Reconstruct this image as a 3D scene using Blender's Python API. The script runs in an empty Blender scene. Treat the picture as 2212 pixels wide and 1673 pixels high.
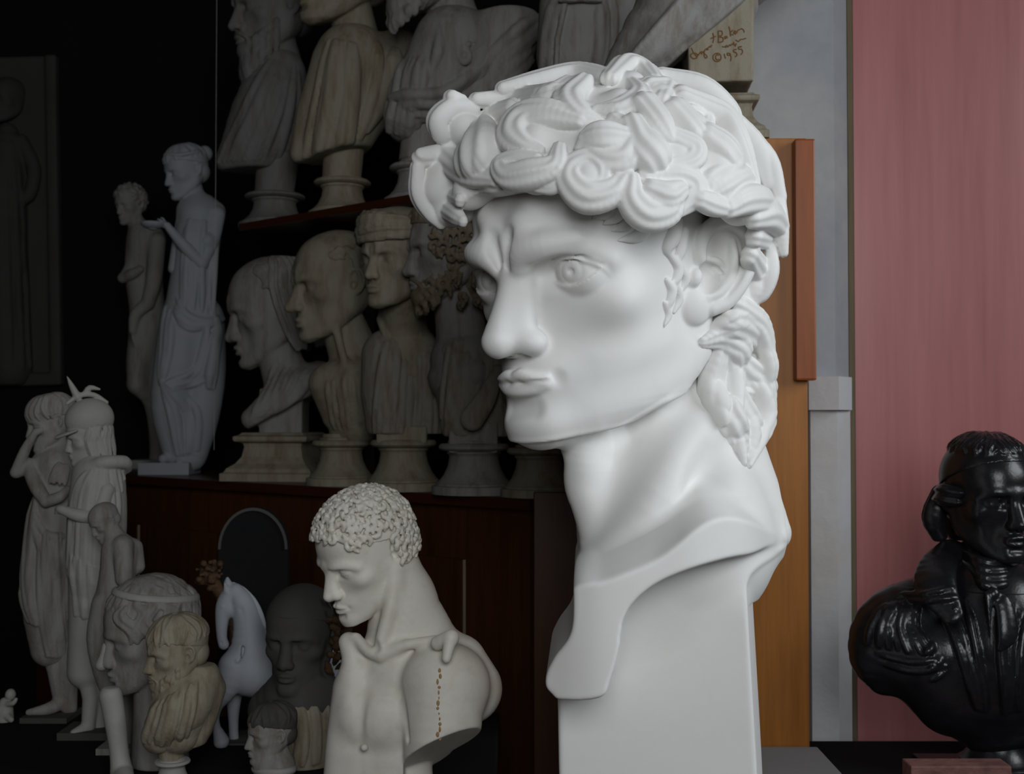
import bpy, math, random
import numpy as np
from mathutils import Matrix, Vector, Euler

F4 = np.float32
SC = bpy.context.scene
COL = SC.collection
rnd = random.Random(7)

# ------------------------------------------------------------------ camera frame
FPX = 2600.0
CAM = Vector((0.0, 0.0, 1.5))
PITCH = math.radians(1.4)
FWD = Vector((0, math.cos(PITCH), math.sin(PITCH)))
UPV = Vector((0, -math.sin(PITCH), math.cos(PITCH)))

def at(px, py, d):
    """world point seen at photo pixel (px, py) at depth d along the view axis"""
    return CAM + d * (FWD + Vector((1, 0, 0)) * ((px - 1106.0) / FPX) + UPV * ((836.5 - py) / FPX))

# ------------------------------------------------------------------ naming helpers
def tag(o, label=None, cat=None, group=None, kind=None):
    if label: o['label'] = label
    if cat: o['category'] = cat
    if group: o['group'] = group
    if kind: o['kind'] = kind
    return o

def thing(name, label, cat, loc=(0, 0, 0), rot=(0, 0, 0), scale=1.0, group=None):
    o = bpy.data.objects.new(name, None)
    COL.objects.link(o)
    o.location = loc
    o.rotation_euler = rot
    o.scale = (scale,) * 3
    o.empty_display_size = 0.05
    return tag(o, label, cat, group)

def link_mesh(name, me, mat, parent=None, loc=None, label=None):
    o = bpy.data.objects.new(name, me)
    COL.objects.link(o)
    if mat is not None:
        me.materials.clear()
        me.materials.append(mat)
    if parent is not None:
        o.parent = parent
    if loc is not None:
        o.location = loc
    if label:
        o['label'] = label
    return o

# ------------------------------------------------------------------ signed-distance sculpting
def rotm(rx=0, ry=0, rz=0):
    return np.array(Euler((math.radians(rx), math.radians(ry), math.radians(rz)), 'XYZ').to_matrix())

def spline(pts, n=6):
    """Catmull-Rom through rows of pts (any width)"""
    P = np.asarray(pts, float)
    if len(P) < 3:
        return P
    Q = np.vstack([2 * P[0] - P[1], P, 2 * P[-1] - P[-2]])
    out = []
    for i in range(len(P) - 1):
        a, b, c, d = Q[i:i + 4]
        for j in range(n):
            t = j / n
            out.append(0.5 * (2 * b + (c - a) * t + (2 * a - 5 * b + 4 * c - d) * t * t + (3 * b - a - 3 * c + d) * t ** 3))
    out.append(P[-1])
    return np.array(out)

class Sculpt:
    def __init__(s, lo, hi, h):
        s.lo = np.array(lo, float); s.h = float(h)
        n = np.ceil((np.array(hi, float) - s.lo) / h).astype(int) + 1
        s.n = n
        s.ax = [(s.lo[i] + h * np.arange(n[i])).astype(F4) for i in range(3)]
        s.D = np.full(tuple(n), 5.0, F4)
        s.R = np.eye(3); s.T = np.zeros(3); s.S = 1.0
        s.stack = []
    # frames -----------------------------------------------------
    def push(s, loc=(0, 0, 0), R=None, sc=1.0):
        s.stack.append((s.R, s.T, s.S))
        s.T = s.R @ np.array(loc, float) * s.S + s.T
        if R is not None:
            s.R = s.R @ R
        s.S = s.S * sc
        return s
    def pop(s):
        s.R, s.T, s.S = s.stack.pop()
    def p(s, v):
        return s.R @ np.array(v, float) * s.S + s.T
    # block helpers ----------------------------------------------
    def block(s, lo, hi):
        a = np.maximum(np.floor((np.asarray(lo) - s.lo) / s.h).astype(int), 0)
        b = np.minimum(np.ceil((np.asarray(hi) - s.lo) / s.h).astype(int) + 1, s.n)
        if np.any(b - a < 1):
            return None
        sl = tuple(slice(a[i], b[i]) for i in range(3))
        X = s.ax[0][sl[0]][:, None, None]
        Y = s.ax[1][sl[1]][None, :, None]
        Z = s.ax[2][sl[2]][None, None, :]
        return sl, X, Y, Z
    def comb(s, sl, d, k, mode):
        A = s.D[sl]
        if mode == 'sub':
            d = -d
            if k > 0:
                h = np.maximum(k - np.abs(A - d), 0) / k
                s.D[sl] = np.maximum(A, d) + h * h * k * 0.25
            else:
                s.D[sl] = np.maximum(A, d)
        elif mode == 'and':
            h = np.maximum(k - np.abs(A - d), 0) / max(k, 1e-6)
            s.D[sl] = np.maximum(A, d) + h * h * k * 0.25
        else:
            if k > 0:
                h = np.maximum(k - np.abs(A - d), 0) / k
                s.D[sl] = np.minimum(A, d) - h * h * k * 0.25
            else:
                s.D[sl] = np.minimum(A, d)
    # primitives -------------------------------------------------
    def ell(s, c, r, k=0.0, rot=None, mode='add', clip=None):
        c = s.p(c); r = np.array(r, float) * s.S; k = k * s.S
        R = s.R if rot is None else s.R @ rot
        m = np.sqrt(((R * r) ** 2).sum(1)) + k + 2 * s.h
        B = s.block(c - m, c + m)
        if B is None: return
        sl, X, Y, Z = B
        x = X - F4(c[0]); y = Y - F4(c[1]); z = Z - F4(c[2])
        k0 = 0; k1 = 0
        for i in range(3):
            u = (x * F4(R[0, i]) + y * F4(R[1, i]) + z * F4(R[2, i]))
            u = u / F4(r[i])
            k0 = k0 + u * u
            u = u / F4(r[i])
            k1 = k1 + u * u
        k0 = np.sqrt(k0); k1 = np.sqrt(k1)
        d = k0 * (k0 - 1) / np.maximum(k1, 1e-6)
        if clip is not None:
            for (q, nn) in clip:
                q = s.p(q); nn = s.R @ np.array(nn, float); nn = nn / np.linalg.norm(nn)
                pl = (X - F4(q[0])) * F4(nn[0]) + (Y - F4(q[1])) * F4(nn[1]) + (Z - F4(q[2])) * F4(nn[2])
                d = np.maximum(d, pl)
        s.comb(sl, d, k, mode)
    def box(s, c, r, k=0.0, rot=None, rd=0.0, mode='add', taper=0.0):
        c = s.p(c); r = np.array(r, float) * s.S; k *= s.S; rd *= s.S
        R = s.R if rot is None else s.R @ rot
        m = np.abs(R) @ (r * (1 + abs(taper))) + k + 2 * s.h
        B = s.block(c - m, c + m)
        if B is None: return
        sl, X, Y, Z = B
        x = X - F4(c[0]); y = Y - F4(c[1]); z = Z - F4(c[2])
        q = [x * F4(R[0, i]) + y * F4(R[1, i]) + z * F4(R[2, i]) for i in range(3)]
        f = 1 - F4(taper) * q[2] / F4(r[2]) if taper else 1.0
        a = [np.abs(q[0]) - F4(r[0]) * f + F4(rd), np.abs(q[1]) - F4(r[1]) * f + F4(rd), np.abs(q[2]) - F4(r[2]) + F4(rd)]
        o = np.sqrt(np.maximum(a[0], 0) ** 2 + np.maximum(a[1], 0) ** 2 + np.maximum(a[2], 0) ** 2)
        d = o + np.minimum(np.maximum(np.maximum(a[0], a[1]), a[2]), 0) - F4(rd)
        s.comb(sl, d, k, mode)
    def tube(s, pts, rad, k=0.0, mode='add', n=0, flat=None, nrm=None, groove=None, cen=None):
        """tapered tube through pts; flat=(lateral, outward) factors with nrm (or cen: outward = away from cen);
        groove=(amp, count): strand grooves along the tube"""
        P = np.array(pts, float)
        rad = np.broadcast_to(np.array(rad, float), (len(P),))
        if n:
            Q = spline(np.column_stack([P, rad]), n)
            P, rad = Q[:, :3], np.maximum(Q[:, 3], 1e-3)
        P = (s.R @ P.T).T * s.S + s.T
        rad = rad * s.S; k *= s.S
        fx = max(flat) if flat else 1.0
        m = rad.max() * fx + k + 2 * s.h
        B = s.block(P.min(0) - m, P.max(0) + m)
        if B is None: return
        gsl, _, _, _ = B
        if len(P) <= 2 or np.prod([q.stop - q.start for q in gsl]) < 30000:
            groups = [(0, len(P) - 1)]
        else:
            groups = [(i, i + 1) for i in range(len(P) - 1)]
        out = np.full([q.stop - q.start for q in gsl], 9.0, F4)
        if cen is not None:
            cen = s.p(cen)
        if nrm is not None:
            nrm = s.R @ np.array(nrm, float)
        for i in range(len(P) - 1):
            a, b = P[i], P[i + 1]; ra, rb = rad[i], rad[i + 1]
            if len(groups) > 1:
                mm = max(ra, rb) * fx + k + 2 * s.h
                bb = s.block(np.minimum(a, b) - mm, np.maximum(a, b) + mm)
                if bb is None: continue
                sl, X, Y, Z = bb
                osl = tuple(slice(sl[j].start - gsl[j].start, sl[j].stop - gsl[j].start) for j in range(3))
            else:
                sl, X, Y, Z = B
                osl = (slice(None),) * 3
            ab = b - a; L2 = float(ab @ ab) + 1e-12
            x = X - F4(a[0]); y = Y - F4(a[1]); z = Z - F4(a[2])
            t = np.clip((x * F4(ab[0]) + y * F4(ab[1]) + z * F4(ab[2])) / F4(L2), 0, 1)
            qx = x - t * F4(ab[0]); qy = y - t * F4(ab[1]); qz = z - t * F4(ab[2])
            r = F4(ra) + t * F4(rb - ra)
            if flat or groove:
                T = ab / math.sqrt(L2)
                nn = nrm if nrm is not None else (a + b) / 2 - cen
                nn = nn - T * (nn @ T); nn = nn / (np.linalg.norm(nn) + 1e-9)
                bi = np.cross(T, nn)
                w = qx * F4(nn[0]) + qy * F4(nn[1]) + qz * F4(nn[2])
                v = qx * F4(bi[0]) + qy * F4(bi[1]) + qz * F4(bi[2])
                u2 = qx * qx + qy * qy + qz * qz - w * w - v * v
                fl = flat or (1.0, 1.0)
                d = (np.sqrt((w / F4(fl[1])) ** 2 + (v / F4(fl[0])) ** 2 + np.maximum(u2, 0)) - r) * F4(min(1.0, min(fl)))
                if groove:
                    d = d + F4(groove[0]) * r * np.sin(v / (r * F4(fl[0])) * F4(math.pi * 0.5 * groove[1])) ** 2
            else:
                d = np.sqrt(qx * qx + qy * qy + qz * qz) - r
            np.minimum(out[osl], d, out=out[osl])
        s.comb(gsl, out, k, mode)
    def plane(s, q, nrm, mode='sub', k=0.0):
        """remove everything on the side nrm points to"""
        q = s.p(q); nn = s.R @ np.array(nrm, float); nn = nn / np.linalg.norm(nn)
        X = s.ax[0][:, None, None]; Y = s.ax[1][None, :, None]; Z = s.ax[2][None, None, :]
        d = (X - F4(q[0])) * F4(nn[0]) + (Y - F4(q[1])) * F4(nn[1]) + (Z - F4(q[2])) * F4(nn[2])
        s.comb((slice(None),) * 3, d, k * s.S, 'and')
    def fn(s, lo, hi, f, k=0.0, mode='add'):
        """f(x, y, z) in the current frame gives a distance; lo/hi box in the current frame"""
        cs = np.array([s.p([(lo, hi)[i & 1][0], (lo, hi)[(i >> 1) & 1][1], (lo, hi)[(i >> 2) & 1][2]]) for i in range(8)])
        B = s.block(cs.min(0), cs.max(0))
        if B is None: return
        sl, X, Y, Z = B
        x = X - F4(s.T[0]); y = Y - F4(s.T[1]); z = Z - F4(s.T[2])
        u = [(x * F4(s.R[0, i]) + y * F4(s.R[1, i]) + z * F4(s.R[2, i])) / F4(s.S) for i in range(3)]
        d = f(*u) * F4(s.S)
        if mode == 'disp':
            s.D[sl] = s.D[sl] + d
        else:
            s.comb(sl, d.astype(F4), k * s.S, mode)
    # meshing ----------------------------------------------------
    def mesh(s, name, smooth=2, closed=True):
        D = s.D
        if closed:
            big = F4(s.h)
            for i in range(3):
                ix = [slice(None)] * 3
                for e in (0, -1):
                    ix[i] = e
                    D[tuple(ix)] = np.maximum(D[tuple(ix)], big)
        neg = D < 0
        n = np.array(D.shape)
        c = np.zeros(n - 1, np.uint8)
        for dx in (0, 1):
            for dy in (0, 1):
                for dz in (0, 1):
                    c += neg[dx:n[0] - 1 + dx, dy:n[1] - 1 + dy, dz:n[2] - 1 + dz]
        act = (c > 0) & (c < 8)
        del c
        cells = np.argwhere(act)
        idx = np.full(n - 1, -1, np.int32)
        idx[act] = np.arange(len(cells), dtype=np.int32)
        acc = np.zeros((len(cells), 3), np.float64); cnt = np.zeros(len(cells))
        for axis in range(3):
            o1, o2 = [a for a in range(3) if a != axis]
            for i in (0, 1):
                for j in (0, 1):
                    off = np.zeros(3, int); off[o1] = i; off[o2] = j
                    A = cells + off; Bc = A.copy(); Bc[:, axis] += 1
                    da = D[A[:, 0], A[:, 1], A[:, 2]].astype(float); db = D[Bc[:, 0], Bc[:, 1], Bc[:, 2]].astype(float)
                    m = (da < 0) != (db < 0)
                    t = da[m] / (da[m] - db[m])
                    q = A[m].astype(float); q[:, axis] += t
                    acc[m] += q; cnt[m] += 1
        V = acc / np.maximum(cnt, 1)[:, None]
        quads = []
        for axis in range(3):
            o1, o2 = [(1, 2), (2, 0), (0, 1)][axis]
            sa = [slice(None)] * 3; sb = [slice(None)] * 3
            sa[axis] = slice(0, n[axis] - 1); sb[axis] = slice(1, n[axis])
            for o in (o1, o2):
                sa[o] = slice(1, n[o] - 1); sb[o] = slice(1, n[o] - 1)
            na = neg[tuple(sa)]; nb = neg[tuple(sb)]
            for flip, m in ((False, na & ~nb), (True, ~na & nb)):
                e = np.argwhere(m)
                if not len(e): continue
                e[:, o1] += 1; e[:, o2] += 1
                qs = []
                for (i, j) in ((1, 1), (0, 1), (0, 0), (1, 0)):
                    cc = e.copy(); cc[:, o1] -= i; cc[:, o2] -= j
                    qs.append(idx[cc[:, 0], cc[:, 1], cc[:, 2]])
                q = np.stack(qs, 1)
                quads.append(q[:, ::-1] if flip else q)
        Q = np.concatenate(quads) if quads else np.zeros((0, 4), np.int32)
        Q = Q[(Q >= 0).all(1)]
        e = np.concatenate([Q[:, [0, 1]], Q[:, [1, 2]], Q[:, [2, 3]], Q[:, [3, 0]]])
        deg = np.bincount(e.ravel(), minlength=len(V)).astype(float)
        for it in range(smooth):
            N = np.zeros_like(V)
            for ax in range(3):
                N[:, ax] = np.bincount(e[:, 0], weights=V[e[:, 1], ax], minlength=len(V)) + np.bincount(e[:, 1], weights=V[e[:, 0], ax], minlength=len(V))
            N /= np.maximum(deg, 1)[:, None]
            f = 0.55 if it % 2 == 0 else -0.35
            V = V + f * (N - V)
        V = s.lo + V * s.h
        return np_mesh(name, V, Q)

def np_mesh(name, V, Q, smooth=True):
    me = bpy.data.meshes.new(name)
    V = np.asarray(V, F4); Q = np.asarray(Q, np.int32)
    me.vertices.add(len(V)); me.vertices.foreach_set('co', V.ravel())
    k = Q.shape[1]
    me.loops.add(Q.size); me.loops.foreach_set('vertex_index', Q.ravel())
    me.polygons.add(len(Q)); me.polygons.foreach_set('loop_start', np.arange(0, Q.size, k, dtype=np.int32))
    me.update(calc_edges=True)
    me.validate()
    me.polygons.foreach_set('use_smooth', np.full(len(me.polygons), smooth, bool))
    return me

# ------------------------------------------------------------------ plain mesh helpers
def box_mesh(name, lo, hi, bevel=0.0):
    import bmesh
    bm = bmesh.new()
    bmesh.ops.create_cube(bm, size=1.0)
    for v in bm.verts:
        for i in range(3):
            v.co[i] = (lo[i] + hi[i]) / 2 + v.co[i] * (hi[i] - lo[i])
    if bevel:
        bmesh.ops.bevel(bm, geom=bm.edges[:], offset=bevel, segments=2, affect='EDGES', profile=0.6)
    me = bpy.data.meshes.new(name); bm.to_mesh(me); bm.free()
    return me

def lathe_mesh(name, prof, seg=64, sides=None, smooth=True):
    """prof: (radius, z) rows; sides=4 gives a square moulding"""
    prof = np.array(prof, float)
    if sides == 4:
        ang = np.array([45, 135, 225, 315]) * math.pi / 180; f = math.sqrt(2)
    else:
        ang = np.arange(seg) * 2 * math.pi / seg; f = 1.0
    m = len(ang)
    V = []
    for r, z in prof:
        for a in ang:
            V.append((r * f * math.cos(a), r * f * math.sin(a), z))
    faces = []
    for i in range(len(prof) - 1):
        for j in range(m):
            faces.append((i * m + j, i * m + (j + 1) % m, (i + 1) * m + (j + 1) % m, (i + 1) * m + j))
    faces.append(tuple(range(m))[::-1]); faces.append(tuple((len(prof) - 1) * m + j for j in range(m)))
    me = bpy.data.meshes.new(name)
    me.from_pydata(V, [], faces)
    me.update()
    me.polygons.foreach_set('use_smooth', np.full(len(me.polygons), bool(smooth and sides != 4), bool))
    if smooth and sides != 4:
        me.set_sharp_from_angle(angle=math.radians(38))
    return me
# ------------------------------------------------------------------ materials
def srgb(r, g, b):
    f = lambda c: (c / 255 / 12.92) if c / 255 <= 0.04045 else ((c / 255 + 0.055) / 1.055) ** 2.4
    return (f(r), f(g), f(b), 1)

def new_mat(name):
    m = bpy.data.materials.new(name); m.use_nodes = True
    nt = m.node_tree
    return m, nt, nt.nodes['Principled BSDF']

def plaster(name, base, stain, stain_amt=0.35, scale=6.0, rough=0.6, bump=0.15, streak=False, spec=0.3, bscale=60.0):
    m, nt, b = new_mat(name)
    N = nt.nodes; L = nt.links
    tc = N.new('ShaderNodeTexCoord')
    mp = N.new('ShaderNodeMapping'); L.new(tc.outputs['Object'], mp.inputs['Vector'])
    if streak:
        mp.inputs['Scale'].default_value = (1, 1, 0.18)
    n1 = N.new('ShaderNodeTexNoise'); n1.inputs['Scale'].default_value = scale; n1.inputs['Detail'].default_value = 6; n1.inputs['Roughness'].default_value = 0.65
    L.new(mp.outputs[0], n1.inputs['Vector'])
    cr = N.new('ShaderNodeValToRGB')
    cr.color_ramp.elements[0].position = 0.45; cr.color_ramp.elements[0].color = (0, 0, 0, 1)
    cr.color_ramp.elements[1].position = 0.8; cr.color_ramp.elements[1].color = (stain_amt, stain_amt, stain_amt, 1)
    L.new(n1.outputs['Fac'], cr.inputs['Fac'])
    mx = N.new('ShaderNodeMix'); mx.data_type = 'RGBA'
    mx.inputs['A'].default_value = base; mx.inputs['B'].default_value = stain
    L.new(cr.outputs['Color'], mx.inputs['Factor'])
    L.new(mx.outputs['Result'], b.inputs['Base Color'])
    b.inputs['Roughness'].default_value = rough
    b.inputs['Specular IOR Level'].default_value = spec
    n2 = N.new('ShaderNodeTexNoise'); n2.inputs['Scale'].default_value = bscale; n2.inputs['Detail'].default_value = 5
    L.new(tc.outputs['Object'], n2.inputs['Vector'])
    bp = N.new('ShaderNodeBump'); bp.inputs['Strength'].default_value = bump; bp.inputs['Distance'].default_value = 0.02
    L.new(n2.outputs['Fac'], bp.inputs['Height']); L.new(bp.outputs['Normal'], b.inputs['Normal'])
    return m

def wood(name, c1, c2, rough=0.45, scale=1.0, axis='Z', contrast=(0.3, 0.7), spec=0.4):
    m, nt, b = new_mat(name)
    N = nt.nodes; L = nt.links
    tc = N.new('ShaderNodeTexCoord'); mp = N.new('ShaderNodeMapping')
    L.new(tc.outputs['Object'], mp.inputs['Vector'])
    sc = {'Z': (14, 14, 0.7), 'X': (0.7, 14, 14), 'Y': (14, 0.7, 14)}[axis]
    mp.inputs['Scale'].default_value = [v * scale for v in sc]
    n = N.new('ShaderNodeTexNoise'); n.inputs['Scale'].default_value = 2.2; n.inputs['Detail'].default_value = 7; n.inputs['Distortion'].default_value = 0.6
    L.new(mp.outputs[0], n.inputs['Vector'])
    n3 = N.new('ShaderNodeTexNoise'); n3.inputs['Scale'].default_value = 9; n3.inputs['Detail'].default_value = 4
    L.new(mp.outputs[0], n3.inputs['Vector'])
    ad = N.new('ShaderNodeMix'); ad.data_type = 'FLOAT'; ad.inputs['Factor'].default_value = 0.35
    L.new(n.outputs['Fac'], ad.inputs['A']); L.new(n3.outputs['Fac'], ad.inputs['B'])
    cr = N.new('ShaderNodeValToRGB')
    cr.color_ramp.elements[0].position = contrast[0]; cr.color_ramp.elements[0].color = c1
    cr.color_ramp.elements[1].position = contrast[1]; cr.color_ramp.elements[1].color = c2
    L.new(ad.outputs['Result'], cr.inputs['Fac'])
    L.new(cr.outputs['Color'], b.inputs['Base Color'])
    b.inputs['Roughness'].default_value = rough
    b.inputs['Specular IOR Level'].default_value = spec
    bp = N.new('ShaderNodeBump'); bp.inputs['Strength'].default_value = 0.05
    L.new(ad.outputs['Result'], bp.inputs['Height']); L.new(bp.outputs['Normal'], b.inputs['Normal'])
    return m

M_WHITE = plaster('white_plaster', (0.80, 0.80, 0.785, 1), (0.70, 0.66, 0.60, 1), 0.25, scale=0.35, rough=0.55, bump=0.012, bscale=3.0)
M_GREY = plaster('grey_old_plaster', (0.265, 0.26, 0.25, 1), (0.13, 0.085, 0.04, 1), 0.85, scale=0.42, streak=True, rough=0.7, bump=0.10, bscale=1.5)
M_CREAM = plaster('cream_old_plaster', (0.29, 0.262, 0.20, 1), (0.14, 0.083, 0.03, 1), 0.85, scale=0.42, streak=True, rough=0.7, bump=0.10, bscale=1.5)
M_STREAK = plaster('streaked_old_plaster', (0.28, 0.255, 0.215, 1), (0.14, 0.08, 0.03, 1), 0.95, scale=0.6, rough=0.7, bump=0.10, streak=True, bscale=1.5)
M_BLUE = plaster('cool_white_plaster', (0.34, 0.355, 0.385, 1), (0.25, 0.33, 0.33, 1), 0.3, scale=0.2, rough=0.6, bump=0.05, bscale=2.0)
M_PALE = plaster('pale_plaster', (0.36, 0.355, 0.335, 1), (0.25, 0.21, 0.2, 1), 0.4, scale=0.18, rough=0.6, bump=0.06, bscale=2.0)
M_IVORY = plaster('ivory_plaster', (0.74, 0.71, 0.64, 1), (0.42, 0.30, 0.17, 1), 0.3, scale=0.22, rough=0.5, bump=0.03, bscale=2.0)
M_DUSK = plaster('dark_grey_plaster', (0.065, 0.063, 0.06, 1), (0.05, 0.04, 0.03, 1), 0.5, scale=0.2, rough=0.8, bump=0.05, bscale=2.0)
M_BROWN = plaster('brown_clay', (0.075, 0.04, 0.018, 1), (0.03, 0.018, 0.01, 1), 0.8, scale=0.5, rough=0.7, bump=0.3, bscale=1.2)
M_STAIN = plaster('rust_stain', (0.40, 0.26, 0.12, 1), (0.30, 0.17, 0.06, 1), 0.5, scale=0.5, rough=0.7, bump=0.2, bscale=1.5)
M_BLACK = plaster('black_glossy_paint', (0.010, 0.010, 0.012, 1), (0.03, 0.03, 0.032, 1), 0.3, scale=0.3, rough=0.26, bump=0.04, bscale=2.0, spec=0.4)
M_INK = plaster('brown_ink', (0.15, 0.07, 0.02, 1), (0.22, 0.12, 0.05, 1), 0.5, scale=1.0, rough=0.8, bump=0.0)
M_DIMMED = plaster('dimmed_grey_plaster', (0.17, 0.168, 0.165, 1), (0.10, 0.075, 0.04, 1), 0.8, scale=0.42, rough=0.75, bump=0.10, streak=True, bscale=1.5)  # grey plaster darkened in place of light falloff at the upper left
M_GRIME = plaster('grimy_brown_plaster', (0.20, 0.165, 0.115, 1), (0.07, 0.045, 0.02, 1), 0.9, scale=0.5, rough=0.75, bump=0.12, bscale=1.5)
HEAD_ROWS = [  # z, front y, widest y, back y, half width, squareness of the front
    (-11.4, -7.8, -6.6, -5.4, 1.3, 2.0), (-10.9, -8.6, -5.0, -3.6, 2.7, 2.1), (-10.0, -8.9, -3.0, -1.6, 3.9, 2.1), (-9.0, -8.7, -1.6, 0.4, 4.8, 2.1), (-7.5, -8.5, -0.4, 3.0, 5.7, 2.1),
    (-6.0, -8.4, 0.4, 5.2, 6.2, 2.1), (-4.0, -8.35, 1.0, 7.4, 6.6, 2.15), (-2.0, -8.4, 1.0, 8.8, 6.9, 2.2), (0.0, -8.6, 1.0, 9.8, 7.15, 2.25), (2.0, -9.0, 1.0, 10.3, 7.35, 2.25),
    (4.0, -9.0, 1.0, 10.4, 7.5, 2.25), (6.0, -8.5, 1.0, 10.0, 7.3, 2.2), (8.0, -7.4, 1.0, 9.0, 6.6, 2.1), (9.6, -5.9, 1.0, 7.5, 5.5, 2.0), (10.8, -3.7, 1.0, 5.4, 3.9, 2.0), (11.4, -1.8, 1.0, 3.6, 2.4, 2.0), (11.7, -0.4, 1.0, 2.2, 1.0, 2.0)]
EYE_Y = -6.55

# ------------------------------------------------------------------ classical head, local cm: face looks to -Y, x to the head's left
def head(S, eye_r=1.45, eye_x=3.4, frown=0.0, nose=1.0, nose_w=1.0, jaw=1.0, lids=True, iris=False, ears=True, ear_sc=1.0, mouth=True,
         ear_at=(7.0, 1.9, -0.6), cheek=0.0, detail=True, closed=False, gaze=(0, -1, 0), chin=1.0, hollow=0.0, table=None, width=1.0, mouth_z=0.0, nose_z=0.0, sock=0.7, jaw_pts=None, mouth_sc=1.0, brow=0.0, ear_tilt=10, lip=1.0):
    E = S.ell; Tb = S.tube
    T = spline(table if table is not None else HEAD_ROWS, 8)
    zs = T[:, 0]
    def base(x, y, z):
        zz = np.clip(z, zs[0], zs[-1])
        yf, y0, yb, w, nn = [np.interp(zz, zs, T[:, i]).astype(F4) for i in range(1, 6)]
        w = w * F4(width)
        v = np.where(y < y0, (y - y0) / (yf - y0), (y - y0) / (yb - y0))
        n = np.where(y < y0, nn, F4(2.1))
        f = (np.abs(x / w) ** n + np.abs(v) ** n) ** (1 / n) - 1
        f = f * np.minimum(w, 5.0)
        over = np.maximum(z - F4(zs[-1]), F4(zs[0]) - z)
        f = np.maximum(f, over)
        hh = S.h / S.S
        g = np.gradient(f, hh)
        return f / np.maximum(np.sqrt(g[0] ** 2 + g[1] ** 2 + g[2] ** 2), 0.6)
    S.fn((-9, -11, -13), (9, 12.5, 13), base)
    for sx in (1, -1):
        jp = jaw_pts or [(6.0, 1.2, -2.5), (5.5, 0.6, -5.4), (4.6, -2.2, -7.4), (2.6, -6.0, -9.6), (1.0, -7.9, -10.2)]
        Tb([(sx * a * (jaw if i < 3 else 1), b, c) for i, (a, b, c) in enumerate(jp)], (0.9, 1.0, 1.1, 1.1, 1.0), 1.8, n=3)
        E((sx * 4.7, -4.7, -2.3), (1.6, 1.6 + cheek, 1.1), 2.4)
        # brow ridge
        Tb([(sx * 1.0, -8.6 - brow, 1.35), (sx * 3.0, -8.1 - brow, 1.7), (sx * 4.8, -6.6 - brow, 1.4), (sx * 5.8, -5.2 - brow, 0.5)], (0.5, 0.55, 0.5, 0.3), 1.6, n=3)
    E((0, -8.1, -9.9), (1.9 * chin, 1.6 * chin, 1.5), 1.4)
    E((0, -6.9, -6.7), (2.7, 2.75, 2.2), 1.6)
    # sockets
    for sx in (1, -1):
        E((sx * (eye_x - 0.1), -8.55, -0.1), (1.45 + 0.45 * eye_r, 1.5, 0.55 + 0.42 * eye_r), sock, mode='sub')
        E((sx * 1.75, -8.9, 0.0), (0.6, 0.9, 1.1), 0.9, mode='sub')
        if hollow:
            E((sx * 4.6, -8.2, -5.2), (1.6, 1.6, 2.4), 2.0, mode='sub')
    # nose
    Tb([(0, -8.4, 1.9), (0, -8.75, 0.4), (0, -9.6 - 0.3 * (nose - 1), -1.6), (0, -9.75 - 0.9 * (nose - 0.1), -3.95 + nose_z)], (0.7 * nose_w, 0.6 * nose_w, 0.66 * nose_w, 0.92 * nose_w), 1.0, n=4)
    for sx in (1, -1):
        Tb([(sx * 0.5, -8.2, 0.6), (sx * 0.55 * nose_w, -8.8, -1.2), (sx * 0.62 * nose_w, -9.35, -2.8 + nose_z), (sx * 0.7 * nose_w, -9.75, -4.0 + nose_z)], (0.5, 0.75, 0.95, 1.0), 0.8, n=3)
        E((sx * 1.3 * nose_w, -9.35, -4.3 + nose_z), (0.75 * nose_w, 1.0, 0.8), 0.6)
    E((0, -10.0, -4.7 + nose_z), (0.45, 1.1, 0.42), 0.5)
    for sx in (1, -1):
        E((sx * 0.78 * nose_w, -9.75, -5.1 + nose_z), (0.36, 0.62, 0.45), 0.15, rot=rotm(0, 0, sx * 18), mode='sub')
    for sx in (1, -1):
        nz = nose_z
        Tb([(sx * 1.7 * nose_w, -9.6, -3.3 + nz), (sx * 2.02 * nose_w, -9.1, -3.7 + nz), (sx * 2.1 * nose_w, -8.85, -4.4 + nz), (sx * 1.8 * nose_w, -8.9, -5.1 + nz)], (0.06, 0.13, 0.15, 0.1), 0.3, mode='sub', n=3)
    # eyes
    for sx in (1, -1):
        c = np.array((sx * eye_x, EYE_Y + eye_r - 1.45 + 0.25, -0.05))
        E(c, (eye_r,) * 3, 0.12)
        if lids:
            R1 = eye_r + 0.24
            ci = c + np.array((-sx * eye_r * 1.06, -eye_r * 0.52, -0.12)); co = c + np.array((sx * eye_r * 1.0, -eye_r * 0.32, 0.0))
            up = c + np.array((0, -eye_r * 0.98, eye_r * (0.40 if not closed else -0.25))); dn = c + np.array((0, -eye_r * 1.0, -eye_r * 0.46))
            nu = np.cross(co - ci, up - ci); nu *= np.sign(nu[2])
            nd = np.cross(co - ci, dn - ci); nd *= -np.sign(nd[2])
            E(c + (0, 0, 0.05), (R1 + 0.06,) * 3, 0.18, clip=[(up, -nu)])
            E(c + (0, 0, -0.05), (R1 - 0.04,) * 3, 0.18, clip=[(dn, -nd)])
            if detail:
                # crease over the upper lid
                a0 = []
                for u in (-0.98, -0.7, -0.3, 0.2, 0.6, 0.95, 1.12):
                    w = (0.40 if not closed else -0.25) * (1 - u * u * 0.9) + 0.30 * (1 - 0.35 * u * u)
                    a0.append(c + (sx * eye_r * u, -math.sqrt(max(0.05, (R1 + 0.06) ** 2 - (eye_r * u) ** 2 - (w * eye_r) ** 2)), w * eye_r))
                Tb(a0, (0.05, 0.1, 0.12, 0.12, 0.12, 0.1, 0.06), 0.22, mode='sub', n=4)
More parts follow.
